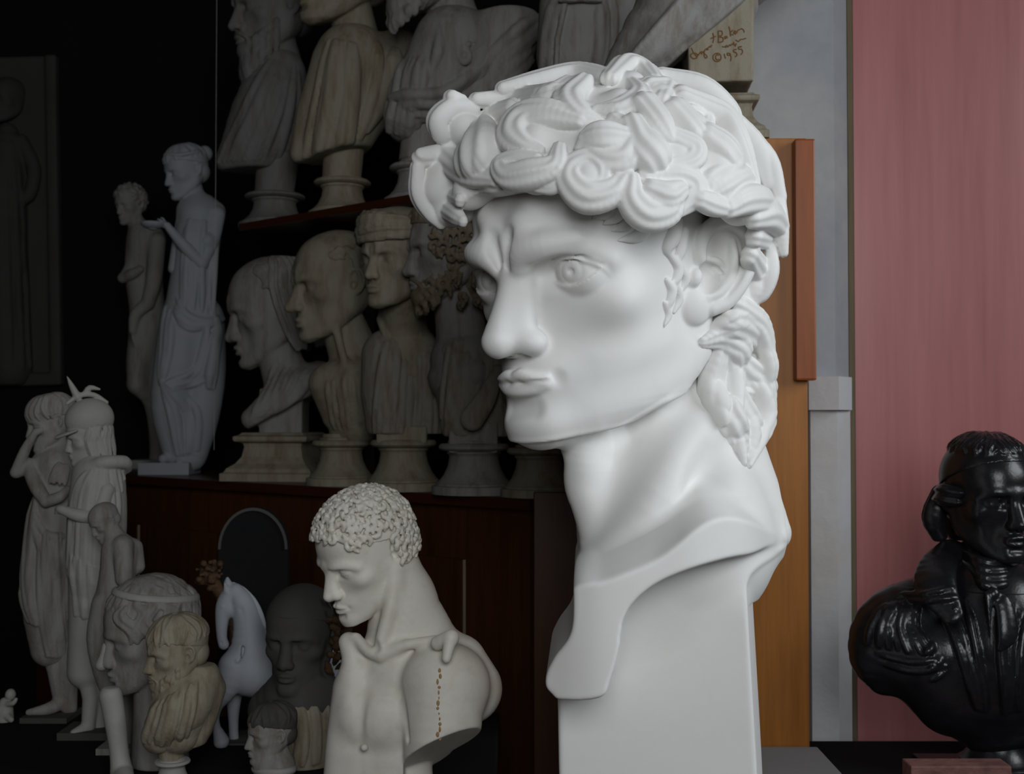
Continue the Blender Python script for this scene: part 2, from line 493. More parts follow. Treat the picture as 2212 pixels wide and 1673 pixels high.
        if iris:
            g = np.array(gaze, float); g = g / np.linalg.norm(g)
            u = np.cross(g, (0, 0, 1)); u /= np.linalg.norm(u); v = np.cross(u, g)
            pts = [c + g * (eye_r * 0.94) + (u * math.cos(a) + v * math.sin(a)) * eye_r * 0.44 for a in np.linspace(0, 2 * math.pi, 19)]
            Tb(pts, 0.1, 0.1, mode='sub')
            E(c + g * (eye_r + 0.05), (0.28, 0.28, 0.28), 0.1, mode='sub')
    # mouth
    if mouth:
        S.push((0, 8.6 * (mouth_sc - 1), 7.1 * (mouth_sc - 1) + mouth_z), sc=mouth_sc)
        dl = 0.7 * (1 - lip)
        half = [(2.35, -8.75, -7.0, 0.2), (1.9, -9.15, -6.85 - dl * 0.7, 0.34 * lip), (1.2, -9.6, -6.62 - dl, 0.46 * lip), (0.5, -9.88 + 0.3 * dl, -6.4 - dl, 0.5 * lip)]
        up = np.array([(-x, y, z, r) for x, y, z, r in half] + [(0, -9.88 + 0.3 * dl, -6.5 - dl, 0.47 * lip)] + half[::-1])
        Tb(up[:, :3], up[:, 3], 0.4, n=3)
        half = [(2.1, -8.75, -7.25, 0.2), (1.6, -9.15, -7.55 + 0.5 * dl, 0.4 * lip), (0.8, -9.55 + 0.2 * dl, -7.8 + 0.85 * dl, 0.56 * lip)]
        lo = np.array([(-x, y, z, r) for x, y, z, r in half] + [(0, -9.7 + 0.25 * dl, -7.83 + 0.85 * dl, 0.6 * lip)] + half[::-1])
        Tb(lo[:, :3], lo[:, 3], 0.4, n=3)
        for sx in (1, -1):
            E((sx * 2.55, -8.75, -7.1), (0.28, 0.3, 0.32), 0.6, mode='sub')
        Tb([(-2.5, -8.9, -7.1), (-1.2, -9.95, -7.08), (0, -10.3, -7.18), (1.2, -9.95, -7.08), (2.5, -8.9, -7.1)], (0.09, 0.12, 0.12, 0.12, 0.09), 0.16, mode='sub', n=4)
        Tb([(0, -10.35, -5.3), (0, -10.45, -5.9)], (0.25, 0.3), 0.4, mode='sub')
        Tb([(-1.0, -9.75, -8.75), (1.0, -9.75, -8.75)], 0.42, 0.7, mode='sub')
        S.pop()
    if frown:
        f = frown
        for sx in (1, -1):
            Tb([(sx * 1.15, -8.9 - 0.3 * (f - 1), 0.95), (sx * 1.7, -8.95 - 0.8 * (f - 1), 1.7), (sx * 3.1, -8.5 - 1.0 * (f - 1), 1.95), (sx * 4.7, -7.3 - 0.8 * (f - 1), 2.0)], (0.5 * f, 0.62 * f, 0.55 * f, 0.35 * f), 0.7, n=4)
            Tb([(sx * 1.6, -8.7, 1.9), (sx * 1.35, -8.7, 3.3), (sx * 1.9, -8.4, 4.2)], (0.5, 0.5, 0.4), 1.2, n=3)
            Tb([(sx * 0.48, -9.3, 0.9), (sx * 0.6, -9.5, 2.0), (sx * 0.8, -9.55, 3.1)], (0.14, 0.26 * f, 0.1), 0.7, mode='sub', n=3)
        E((0, -8.75, 2.1), (0.32, 0.5, 1.0), 0.5)
    if ears:
        for sx in (1, -1):
            ear(S, sx, ear_at, ear_sc, ear_tilt)

def ear(S, sx, at_, sc=1.0, tilt=10):
    # ear frame: u front->back, v up, w outward; mirrored by sx
    R = np.array([[0, 0, 1], [1, 0, 0], [0, 1, 0]], float).T   # columns: u=(0,1,0), v=(0,0,1), w=(1,0,0)
    R = np.column_stack([(0, 1, 0), (0, 0, 1), (1, 0, 0)]).astype(float)
    if sx < 0:
        R = np.column_stack([(0, 1, 0), (0, 0, 1), (-1, 0, 0)]).astype(float)
    fl = math.radians(24)   # flare outwards at the back
    u = R[:, 0] * math.cos(fl) + R[:, 2] * math.sin(fl); w = -R[:, 0] * math.sin(fl) + R[:, 2] * math.cos(fl); v = R[:, 1]
    bt = math.radians(tilt)    # lean back
    u, v = u * math.cos(bt) - v * math.sin(bt), v * math.cos(bt) + u * math.sin(bt)
    S.push((sx * at_[0], at_[1], at_[2]), np.column_stack([u, v, w]), sc)
    S.ell((0.1, 0.15, -0.2), (1.75, 2.8, 0.55), 0.14)
    S.tube([(-0.6, 0.0, 0.2), (-1.25, 0.7, 0.2), (-1.35, 1.7, 0.25), (-0.7, 2.7, 0.3), (0.4, 3.0, 0.32), (1.4, 2.5, 0.36), (1.85, 1.2, 0.4), (1.75, -0.1, 0.38), (1.3, -1.3, 0.3), (0.5, -2.0, 0.2)],
           (0.28, 0.4, 0.46, 0.48, 0.48, 0.47, 0.46, 0.44, 0.42, 0.45), 0.2, n=4)
    S.ell((-0.5, -2.2, 0.1), (1.05, 1.1, 0.55), 0.14)
    S.ell((-0.1, 1.25, 0.6), (0.95, 1.35, 0.62), 0.15, mode='sub')
    S.tube([(0.55, 2.0, 0.15), (0.95, 1.0, 0.28), (0.95, 0.0, 0.32), (0.6, -1.0, 0.3), (0.0, -1.5, 0.25)], (0.2, 0.3, 0.33, 0.33, 0.32), 0.2, n=4)
    S.ell((-0.35, -0.4, 0.6), (0.8, 1.0, 0.95), 0.1, mode='sub')
    S.tube([(-0.6, 0.55, 0.1), (0.0, 0.62, 0.05), (0.55, 0.5, 0.15)], (0.16, 0.26, 0.16), 0.1, n=3)
    S.tube([(-0.6, 0.2, 0.2), (0.0, 0.25, 0.0), (0.45, 0.1, 0.2)], (0.12, 0.22, 0.12), 0.1, n=3, mode='sub')
    S.tube([(1.15, 2.1, 0.6), (1.42, 1.2, 0.66), (1.4, 0.1, 0.64), (1.05, -0.9, 0.56)], (0.05, 0.12, 0.12, 0.05), 0.12, n=3, mode='sub')
    S.ell((-1.1, -0.75, 0.25), (0.38, 0.55, 0.4), 0.2)
    S.pop()
# ------------------------------------------------------------------ the big plaster head
U = 0.0235
MAIN_D = 1.95
MAIN_O = at(1320, 600, MAIN_D)
def g(px, py, y=0.0):
    """photo pixel at local depth y -> local coordinates of the big head (units of U metres, axes along the room)"""
    v = (at(px, py, MAIN_D + y * U) - MAIN_O) / U
    return np.array(v)

HAIR_C = np.array((0, 0.6, 4.2)); HAIR_R = np.array((10.0, 12.0, 9.5))
HEAD_OFF = g(1288, 573, 0.0); HEAD_SC = 0.96
MAIN_ROWS = [(-11.05, -7.7, -6.4, -5.2, 1.3, 2.0), (-10.6, -8.5, -4.8, -3.4, 2.8, 2.1), (-9.85, -8.9, -3.0, -1.6, 4.1, 2.15), (-9.0, -8.7, -1.2, 1.4, 5.2, 2.2), (-7.5, -8.5, 0.2, 3.8, 6.1, 2.2),
    (-6.0, -8.4, 1.0, 5.6, 6.6, 2.2)] + HEAD_ROWS[6:]
YAW, NOD, ROLL = -44, 11, 0
HR = np.array(Matrix.Rotation(math.radians(YAW), 3, 'Z') @ Matrix.Rotation(math.radians(ROLL), 3, 'Y') @ Matrix.Rotation(math.radians(NOD), 3, 'X'))
CAM_L = np.array((CAM - MAIN_O) / U)

def hs(px, py, lift=0.0, C=None, R=None):
    """point of the hair shell seen at a photo pixel"""
    C = HAIR_C if C is None else C; R = HAIR_R if R is None else R
    d = g(px, py, 0) - CAM_L; d /= np.linalg.norm(d)
    o = (HR.T @ CAM_L - C) / R; dd = (HR.T @ d) / R
    a = dd @ dd; b = o @ dd; c = o @ o - 1
    disc = b * b - a * c
    t = (-b - math.sqrt(disc)) / a if disc > 0 else -b / a
    q = CAM_L + d * t
    nn = HR @ ((HR.T @ q - C) / R ** 2); nn /= np.linalg.norm(nn)
    return q + nn * lift

def hit(S, px, py, far=18.0):
    """first point of sculpture S under a photo pixel (local), or None"""
    d = g(px, py, 0) - CAM_L; d /= np.linalg.norm(d)
    t0 = np.linalg.norm(CAM_L)
    t = np.arange(t0 - 22, t0 + far, S.h * 0.5)
    Q = CAM_L + t[:, None] * d
    I = np.round((Q - S.lo) / S.h).astype(int)
    ok = ((I >= 0) & (I < S.n)).all(1)
    I = I[ok]; Q = Q[ok]
    v = S.D[I[:, 0], I[:, 1], I[:, 2]] < 0
    return Q[np.argmax(v)] if v.any() else None

def build_main():
    S = Sculpt((-13.5, -14, -37), (14.5, 12, 12), 0.1)
    # the cut chest and the block it stands on: outlines measured on the front plane, each zone with its own depth
    def ln(rows):
        r = np.array(rows, float); o = np.argsort(r[:, 0]); r = spline(r[o], 6); r = r[np.argsort(r[:, 0])]
        return lambda v: np.interp(v, r[:, 0], r[:, 1]).astype(F4)
    L1 = ln([(1180, 1230), (1265, 1190), (1300, 1180), (1350, 1158), (1400, 1130), (1450, 1102), (1500, 1075), (1530, 1066), (1570, 1070), (1610, 1092), (1690, 1142)])
    L2 = ln([(1180, 1290), (1240, 1250), (1290, 1240), (1340, 1222), (1400, 1197), (1440, 1170), (1480, 1138), (1520, 1117), (1560, 1112), (1610, 1124), (1650, 1142), (1700, 1168)])
    L3 = ln([(1180, 1478), (1200, 1488), (1290, 1476), (1312, 1435), (1330, 1370), (1337, 1318), (1360, 1279), (1400, 1247), (1450, 1224), (1500, 1209), (1560, 1198), (1620, 1194), (1710, 1182)])
    L4 = ln([(1180, 1497), (1270, 1492), (1320, 1470), (1400, 1440), (1500, 1395), (1600, 1345), (1640, 1325)])
    DA = ln([(1240, -3.0), (1300, -4.6), (1400, -5.2), (1530, -4.8), (1600, -3.6), (1650, -2.2), (1700, -0.5)])
    DB = ln([(1180, -8.3), (1240, -9.2), (1300, -9.6), (1400, -9.5), (1500, -9.0), (1600, -7.2), (1660, -4.6), (1710, -1.2)])
    XL = ln([(1100, 1300), (1190, 1262), (1225, 1243), (1340, 1238), (1400, 1202), (1440, 1184), (1474, 1186), (1492, 1203), (1700, 1208), (1900, 1216)])
    XR = ln([(1040, 1620), (1080, 1640), (1145, 1690), (1170, 1706), (1192, 1705), (1214, 1672), (1232, 1640), (1262, 1621), (1330, 1622), (1673, 1640), (1900, 1650)])
    k6 = FPX * U / (MAIN_D - 6 * U); o6 = at(1106, 836.5, MAIN_D - 6 * U)
    def flare(x, y, z):
        px = 1106 + (x * U + MAIN_O.x - o6.x) * k6 / U
        py = 836.5 - (z * U + MAIN_O.z - o6.z) * k6 / U
        l1, l2, l3, l4, A, B = [f(px) for f in (L1, L2, L3, L4, DA, DB)]
        yp = -4.7 - 0.1 * (x - 3.0)
        t1 = np.clip((py - l1) / np.maximum(l2 - l1, 12), 0, 1)
        F = A + (B - A) * t1 + np.maximum(l1 - py, 0) * 0.12
        F = F + (-B * 0.34) * np.clip((py - l3) / 9, 0, 1)
        t4 = np.clip((py - l3 - 9) / np.maximum(l4 - l3 - 9, 14), 0, 1)
        F = F + (yp - F) * (1 - (1 - t4) ** 1.8)
        xl = XL(py); xr = XR(py)
        dl = (xl - px) / 33.5 + 0.06 * (y + 4.6); dr = (px - xr) / 33.5 - 0.225 * (y + 4.6)
        f = np.maximum(np.maximum(F - y, y - 6.3), np.maximum(dl, dr))
        gr = np.gradient(f, S.h / S.S)
        f = f / np.clip(np.sqrt(gr[0] ** 2 + gr[1] ** 2 + gr[2] ** 2), 0.7, 4.0)
        for it in range(3):
            for ax in range(3):
                p = np.concatenate([f.take([0], ax), f, f.take([-1], ax)], ax)
                n_ = f.shape[ax]
                f = (p.take(range(0, n_), ax) + p.take(range(1, n_ + 1), ax) + p.take(range(2, n_ + 2), ax)) / 3
        return f
    S.fn((-6, -11, -37), (14, 7, -13), flare)
    S2 = Sculpt((-13.5, -14, -22), (14.5, 12, 12), 0.1)
    # neck
    S2.tube([g(1446, 860, 4.2), g(1424, 970, 3.0), g(1440, 1080, 1.4), g(1462, 1160, 0.5)], (4.8, 5.8, 6.4, 6.9), 0, n=4)
    S2.tube([g(1268, 950, -2.8), g(1262, 1000, -3.0), g(1262, 1052, -2.8), g(1282, 1120, -3.0), g(1292, 1180, -3.2)], (1.2, 1.3, 1.3, 1.1, 0.9), 2.0, n=4)
    S2.tube([g(1222, 940, -3.6), g(1275, 948, -1.6), g(1350, 935, 1.5)], (0.7, 1.4, 2.8), 1.4, n=3)
    S2.tube([g(1565, 850, 1.2), g(1508, 960, -2.2), g(1422, 1080, -4.6), g(1330, 1200, -5.0)], (1.2, 1.2, 1.2, 1.1), 1.8, n=4)
    S2.tube([g(1590, 930, 2.0), g(1625, 1050, 2.0), g(1668, 1150, 0.5)], (1.6, 1.7, 1.3), 2.2, n=3)
    S2.ell(g(1540, 995, -4.3), (0.6, 1.0, 2.6), 2.4, rot=rotm(0, 32, 0), mode='sub')
    sl = (slice(None), slice(None), slice(S.D.shape[2] - S2.D.shape[2], None))
    A = S.D[sl]; Bq = S2.D
    S2.push(HEAD_OFF, HR, HEAD_SC)
    head(S2, eye_r=1.85, eye_x=3.75, frown=1.35, nose=1.5, nose_w=1.2, iris=True, gaze=(0.22, -1, 0.03), mouth_z=0.22, nose_z=0.0, mouth_sc=1.08, lip=0.7, sock=0.45, brow=0.4, ear_tilt=27, chin=1.18, cheek=-0.3,
         ear_sc=1.24, ear_at=(7.5, 3.4, -1.5), table=MAIN_ROWS, jaw_pts=[(6.1, 3.0, -3.5), (5.9, 2.6, -6.8), (4.9, -1.4, -8.9), (2.8, -5.8, -9.8), (1.0, -7.9, -10.0)])
    S2.pop()
    k = 0.5
    h = np.maximum(k - np.abs(A - Bq), 0) / k
    S.D[sl] = np.minimum(A, Bq) - h * h * k * 0.25
    S.plane((0, 0, -36.3), (0, 0, -1))
    t = thing('plaster_bust', 'huge white plaster head of a frowning curly youth on a white block', 'bust', MAIN_O, scale=U)
    link_mesh('head_and_neck', S.mesh('head_and_neck', 2), M_WHITE, t)
    # ---- hair
    H = Sculpt((-14.5, -15, -14), (13.5, 13, 16), 0.095)
    H.push((0, 0, 0), HR)
    keep = [((0, -9, 6.2), (0, -0.24, -1.0))]
    H.ell(HAIR_C, HAIR_R - 0.35, 0.0, clip=keep)
    H.ell((0, 5.6, -2.5), (7.4, 5.0, 7.0), 0.8, clip=[((0, 3.6, 0), (0, -1, 0.15))])
    H.pop()
    cen = HR @ HAIR_C; rl = random.Random(11)
    def q(rows, lift=0.0, k=0.35, groove=(0.10, 3.0), flat=(1.15, 0.9), n=5):
        P = []; Rr = []; up = rl.uniform(-0.15, 0.35)
        for u, v, r in rows:
            P.append(hs(860 + u / 2.458, 100 + v / 2.458, lift + up)); Rr.append(r / 77.0 * 1.12)
        H.tube(P, Rr, 0.05, n=n, cen=cen, flat=flat, groove=groove)
    LOCKS = [
        [(430, 430, 30), (385, 350, 45), (290, 330, 55), (215, 395, 60), (240, 465, 50), (330, 465, 30)],
        [(460, 420, 50), (450, 510, 90), (440, 590, 115), (420, 640, 70)],
        [(300, 450, 40), (285, 560, 45), (330, 650, 35)],
        [(130, 600, 50), (250, 600, 60), (380, 690, 50), (520, 715, 30)],
        [(110, 650, 40), (115, 780, 50), (170, 880, 45), (230, 940, 35)],
        [(220, 720, 40), (280, 780, 40), (340, 820, 30)],
        [(240, 860, 40), (300, 900, 40), (340, 930, 25)],
        [(960, 400, 40), (800, 375, 70), (670, 400, 80), (620, 480, 75), (670, 540, 50), (760, 560, 22)],
        [(610, 330, 40), (490, 390, 50), (450, 480, 40)],
        [(860, 550, 30), (830, 650, 50), (710, 690, 65), (600, 700, 55), (560, 645, 45), (640, 610, 40), (740, 620, 35)],
        [(740, 750, 22), (820, 745, 32), (860, 690, 30)],
        [(1210, 690, 40), (1130, 780, 60), (1000, 800, 70), (915, 720, 60), (925, 640, 50), (1010, 600, 45), (1075, 650, 45), (1060, 720, 35), (990, 720, 30)],
        [(1150, 390, 40), (1235, 480, 65), (1190, 590, 75), (1080, 590, 65), (985, 530, 40)],
        [(1180, 500, 50), (1080, 500, 70), (990, 500, 30)],
        [(1235, 710, 35), (1235, 820, 60), (1310, 895, 70), (1420, 880, 60), (1460, 800, 40)],
        [(1320, 700, 40), (1470, 680, 60), (1565, 720, 55), (1570, 800, 50), (1500, 890, 18)],
        [(1330, 770, 45), (1410, 800, 60), (1480, 770, 40)],
        [(1300, 330, 60), (1380, 430, 55), (1440, 510, 15)],
        [(1240, 420, 50), (1280, 520, 70), (1340, 590, 80), (1380, 640, 25)],
        [(1450, 480, 40), (1560, 550, 55), (1540, 620, 45), (1400, 645, 22)],
        [(1480, 330, 60), (1580, 440, 55), (1650, 520, 10)],
        [(1560, 330, 35), (1640, 360, 35), (1650, 410, 30), (1600, 410, 20)],
        [(1120, 180, 40), (1210, 110, 60), (1300, 140, 60), (1360, 190, 40)],
        [(1230, 170, 30), (1285, 260, 55), (1190, 330, 55), (1060, 320, 22)],
        [(1340, 210, 50), (1430, 215, 50), (1410, 280, 40)],
        [(980, 190, 50), (900, 290, 70), (950, 370, 60), (1070, 405, 25)],
        [(1300, 300, 30), (1360, 330, 40), (1340, 420, 30)],
        [(560, 230, 40), (760, 190, 60), (960, 150, 60), (1130, 170, 40)],
        [(420, 290, 40), (620, 290, 60), (800, 270, 60), (900, 200, 40)],
        [(300, 290, 42), (350, 300, 30)],
        [(1400, 170, 50), (1600, 230, 70), (1740, 340, 60), (1790, 430, 40)],
        [(1500, 270, 50), (1700, 380, 75), (1790, 520, 70), (1870, 720, 40)],
        [(1740, 350, 40), (1890, 540, 65), (1960, 720, 50)],
        [(1800, 420, 30), (1950, 600, 50), (2010, 800, 40)],
        [(1640, 480, 60), (1720, 560, 80), (1760, 640, 60), (1650, 720, 40), (1650, 790, 20)],
        [(1650, 800, 40), (1720, 750, 70), (1820, 700, 60), (1890, 760, 25)],
        [(1730, 860, 45), (1800, 820, 66), (1900, 820, 60), (1960, 870, 30)],
        [(1860, 910, 50), (1925, 890, 76), (1995, 950, 55)],
        [(1590, 820, 42), (1650, 845, 48), (1740, 870, 32)],
        [(2000, 830, 45), (2010, 960, 50), (2030, 1090, 28)],
        [(1890, 1010, 50), (1950, 1020, 50), (2010, 1010, 30)],
        [(1870, 1110, 50), (1900, 1200, 70), (1880, 1300, 60), (1850, 1360, 25)],
        [(1980, 1070, 35), (1975, 1200, 50), (1940, 1310, 40), (1890, 1360, 20)],
    ]
    for u, v, r in [(300, 400, 90), (190, 690, 110), (250, 830, 110), (150, 760, 80), (210, 880, 70), (330, 760, 90), (430, 540, 115), (600, 420, 90), (700, 480, 110), (1000, 690, 115), (1100, 490, 125), (1390, 800, 125), (1320, 500, 110), (1500, 590, 100),
                    (1720, 640, 120), (1870, 840, 105), (1900, 1200, 95), (1240, 170, 90), (1400, 240, 90), (1180, 270, 90), (1580, 400, 100), (720, 660, 90), (500, 680, 80), (1600, 760, 90), (930, 330, 90)]:
        p0 = hs(860 + u / 2.458, 100 + v / 2.458, -0.6 * r / 77.0)
        H.ell(p0, (r / 77.0,) * 3, 0.7)
    for L in LOCKS:
        q(L)
    # hairline wisps and side whiskers lie on the skin
    SKC = np.array((0, 0.2, 0)); SKR = np.array((7.2, 9.0, 12.0))
    def w(rows, k=0.15, lift=0.05):
        P = [hit(S2, a, b) for a, b, r in rows]
        P = [p_ for p_ in P if p_ is not None]
        if len(P) < len(rows): return
        P = [p_ + (CAM_L - p_) / np.linalg.norm(CAM_L - p_) * 0.08 for p_ in P]
        H.tube(P, [1.1 * r / 31.3 for a, b, r in rows], 0.05, n=4, cen=HR @ np.array((0, 1, 0)), flat=(1.0, 0.8))
    for L in [[(1462, 480, 13), (1452, 512, 17), (1440, 535, 12), (1446, 552, 5)], [(1478, 500, 10), (1470, 540, 12), (1462, 566, 5)], [(1448, 552, 7), (1464, 575, 12), (1462, 600, 10), (1450, 615, 4)],
              [(1470, 570, 7), (1482, 600, 10), (1474, 625, 5)], [(1440, 605, 6), (1452, 628, 10), (1446, 655, 8), (1436, 668, 3)], [(1462, 615, 6), (1468, 645, 9), (1456, 675, 4)], [(1436, 655, 5), (1444, 680, 8), (1434, 708, 2)],
              [(1322, 430, 13), (1310, 458, 13), (1280, 472, 3)], [(1345, 440, 12), (1332, 468, 12), (1305, 484, 3)], [(1372, 455, 12), (1352, 485, 12), (1322, 498, 3)],
              [(1405, 475, 14), (1380, 508, 14), (1335, 520, 3)], [(1300, 415, 10), (1288, 440, 10), (1262, 450, 3)]]:
        w(L)
    # nape
    NC = np.array((0, 5.6, -2.5)); NR = np.array((7.6, 5.2, 8.0))
    for a, b, r in [(1585, 740, 46), (1600, 830, 46), (1604, 920, 40), (1560, 850, 30), (1630, 780, 30)]:
        H.ell(hs(a, b, -1.1, NC, NR), (r / 31.3,) * 3, 0.6)
    for L in [[(1545, 720, 22), (1590, 700, 30), (1640, 740, 26), (1625, 785, 22), (1560, 785, 14)], [(1600, 665, 22), (1640, 700, 26), (1655, 760, 26), (1640, 810, 16)],
              [(1555, 770, 25), (1540, 840, 36), (1575, 910, 34), (1600, 950, 18)], [(1600, 790, 28), (1645, 840, 36), (1645, 920, 34), (1618, 1000, 10)],
              [(1590, 860, 26), (1620, 930, 30), (1614, 990, 14)], [(1560, 900, 18), (1590, 950, 24), (1606, 1000, 10)], [(1640, 900, 24), (1636, 950, 24), (1618, 1005, 10)], [(1570, 720, 22), (1585, 800, 30), (1590, 880, 24)], [(1520, 740, 12), (1560, 730, 26), (1600, 760, 26), (1590, 800, 12)], [(1530, 790, 16), (1545, 870, 26), (1580, 950, 14)], [(1640, 720, 20), (1662, 790, 26), (1640, 850, 22), (1600, 850, 12)], [(1662, 840, 18), (1655, 900, 26), (1630, 960, 18)]]:
        P = []
        for a, b, r in L:
            p1 = hs(a, b, 0.0, NC, NR); p2 = hit(S2, a, b)
            if p2 is not None and np.linalg.norm(p2 - CAM_L) < np.linalg.norm(p1 - CAM_L):
                p1 = p2 + (CAM_L - p2) / np.linalg.norm(CAM_L - p2) * 0.1
            P.append(p1)
        H.tube(P, [1.15 * r / 31.3 for a, b, r in L], 0.08, n=4, cen=HR @ np.array((0, 4, -2)), flat=(1.1, 0.7), groove=(0.10, 3.0))
    # far side and back: curls at random over the shell
    rr = random.Random(3)
    for i in range(70):
        th = rr.uniform(-math.pi, math.pi); z = rr.uniform(-0.3, 0.95)
        nn = np.array((math.cos(th) * math.sqrt(1 - z * z), math.sin(th) * math.sqrt(1 - z * z), z))
        wv = HR @ (nn * HAIR_R)
        toCam = CAM_L - HR @ HAIR_C; toCam /= np.linalg.norm(toCam)
        if (wv / np.linalg.norm(wv)) @ toCam > -0.05: continue
        u = np.cross(nn, (0, 0, 1)); u /= np.linalg.norm(u); v = np.cross(nn, u)
        a0 = rr.uniform(0, 6.28); rd = rr.uniform(0.9, 1.5)
        P = []
        for s_ in np.linspace(0, 4.2, 5):
            rad = rd * (1 - s_ / 7)
            pn = nn * HAIR_R * 0.98 + HAIR_C + (u * math.cos(a0 + s_) + v * math.sin(a0 + s_)) * rad
            P.append(HR @ pn)
        H.tube(P, (0.5, 0.8, 0.85, 0.7, 0.3), 0.25, n=4, cen=cen, flat=(1, 0.8), groove=(0.16, 3))
    link_mesh('curly_hair', H.mesh('curly_hair', 2), M_WHITE, t)
    return t
# ------------------------------------------------------------------ shelf geometry
SH_U = Vector((-0.756, 0.654, 0)); SH_IN = Vector((0.654, 0.756, 0)); SH_P = Vector((0.0474, 2.8, 0))
SH_ROT = math.atan2(-0.654, 0.756)
Z_LOW = 1.308; Z_UP = 2.069; Z_TABLE = 0.82

def sh(s, t, z):
    v = SH_P + SH_U * s + SH_IN * t
    return Vector((v.x, v.y, z))

def on_shelf(px, t, z):
    """point of the shelf line t metres behind the front edge, seen in pixel column px; with its depth and pixel row"""
    m = (px - 1106.0) / FPX
    P = SH_P + SH_IN * t
    s = (P.x - m * P.y) / (SH_U.y * m - SH_U.x)
    v = P + SH_U * s; v.z = z
    return v

def to_px(v):
    r = v - CAM
    d = r.dot(FWD)
    return 1106 + r.x / d * FPX, 836.5 - r.dot(UPV) / d * FPX, d

class Stat:
    """a statue: local units of 10 photo pixels at its own depth"""
    def __init__(s, name, label, cat, loc, group=None):
        s.ox, s.oy, s.D = to_px(loc)
        s.u = 10 * s.D / FPX
        s.loc = loc
        s.t = thing(name, label, cat, loc, scale=s.u, group=group)
    def L(s, px, py, y=0.0):
        f = 1 + y * s.u / s.D
        return np.array(((px - s.ox) / 10 * f + (f - 1) * (s.ox - 1106) / 10, y, (s.oy - py) / 10 * f + (1 - f) * (s.oy - 900) / 10))
    def grid(s, x0, y0, x1, y1, ya, yb, h=0.35, floor=True):
        lo = s.L(x0, y1); hi = s.L(x1, y0)
        z0 = max(lo[2], 0.0) if floor else lo[2]
        return Sculpt((lo[0], ya, z0), (hi[0], yb, hi[2]), h)
    def put(s, S, name, mat, parent=None, label=None, smooth=2):
        me = S.mesh(name, smooth)
        return link_mesh(name, me, mat, parent or s.t, label=label)
    def path(s, rows):
        return [s.L(*r) for r in rows]

def hpush(S, c, hpx, yaw, nod=0, roll=0):
    R = np.array(Matrix.Rotation(math.radians(yaw), 3, 'Z') @ Matrix.Rotation(math.radians(roll), 3, 'Y') @ Matrix.Rotation(math.radians(nod), 3, 'X'))
    S.push(c, R, hpx / 230.0)

def cap(S, zf=6.0, slope=0.3, grow=0.4, nape=True, k=0.3):
    keep = [((0, -9, zf), (0, -slope, -1.0))]
    S.ell((0, 1.0, 3.8), (7.5 + grow, 9.5 + grow, 7.9 + grow), k, clip=keep)
    if nape:
        S.ell((0, 5.6, -1.2), (6.0 + grow * 0.6, 4.4 + grow, 5.2), 0.6, clip=[((0, 2.6, 0), (0, -1, 0.1))])

def shell_pt(th, ph, grow=0.4, C=(0, 1.0, 3.8), R=(7.5, 9.5, 7.9)):
    """th: 0 = face, +90 = left ear; ph: 90 = crown"""
    th = math.radians(th); ph = math.radians(ph)
    c = math.cos(ph) if ph > 0 else math.cos(ph * 0.55)
    return np.array((C[0] + (R[0] + grow) * math.sin(th) * c, C[1] - (R[1] + grow) * math.cos(th) * c, C[2] + (R[2] + grow) * math.sin(ph) * (1 if ph > 0 else 1.25)))

def curls(S, n, size, seed, line=lambda th: 35 if abs(th) < 60 else (12 if abs(th) < 100 else -35), grow=0.5, k=0.12, turns=4.2, top=88, gap=1.25):
    r = random.Random(seed); got = []
    tries = 0
    while len(got) < n and tries < n * 30:
        tries += 1
        th = r.uniform(-180, 180); ph = math.degrees(math.asin(r.uniform(math.sin(math.radians(-40)), 0.999)))
        if ph < line(th) or ph > top: continue
        c = shell_pt(th, ph, grow)
        if any(np.linalg.norm(c - o) < size * gap for o in got): continue
        got.append(c)
        nn = c - np.array((0, 1.0, 3.8)); nn /= np.linalg.norm(nn)
        u = np.cross(nn, (0.1, 0.2, 1)); u /= np.linalg.norm(u); v = np.cross(nn, u)
        a0 = r.uniform(0, 6.28); sg = r.choice((1, -1))
        P = [c + (u * math.cos(a0 + sg * q) + v * math.sin(a0 + sg * q)) * size * (0.75 - 0.1 * q) + nn * size * 0.12 * q for q in np.linspace(0, turns, 6)]
        S.tube(P, np.array((0.28, 0.38, 0.4, 0.38, 0.34, 0.25)) * size, k)

def locks(S, thetas, ph0, ph1, r, seed, grow=0.4, wave=6.0, drop=0.0, groove=(0.2, 2.0), k=0.2, n=6):
    """hair combed from the crown outwards"""
    q = random.Random(seed)
    for th in thetas:
        a0 = q.uniform(0, 6.28); P = []
        for i in range(n):
            f = i / (n - 1)
            p = shell_pt(th + wave * math.sin(a0 + f * 5.5), ph0 + (ph1 - ph0) * f, grow)
            if drop and f > 0.6:
                p[2] -= drop * (f - 0.6) / 0.4
            P.append(p)
        S.tube(P, r * np.array([0.6] + [1.0] * (n - 2) + [0.45]), k, n=3, cen=(0, 1, 3.8), flat=(1.1, 0.7), groove=groove)

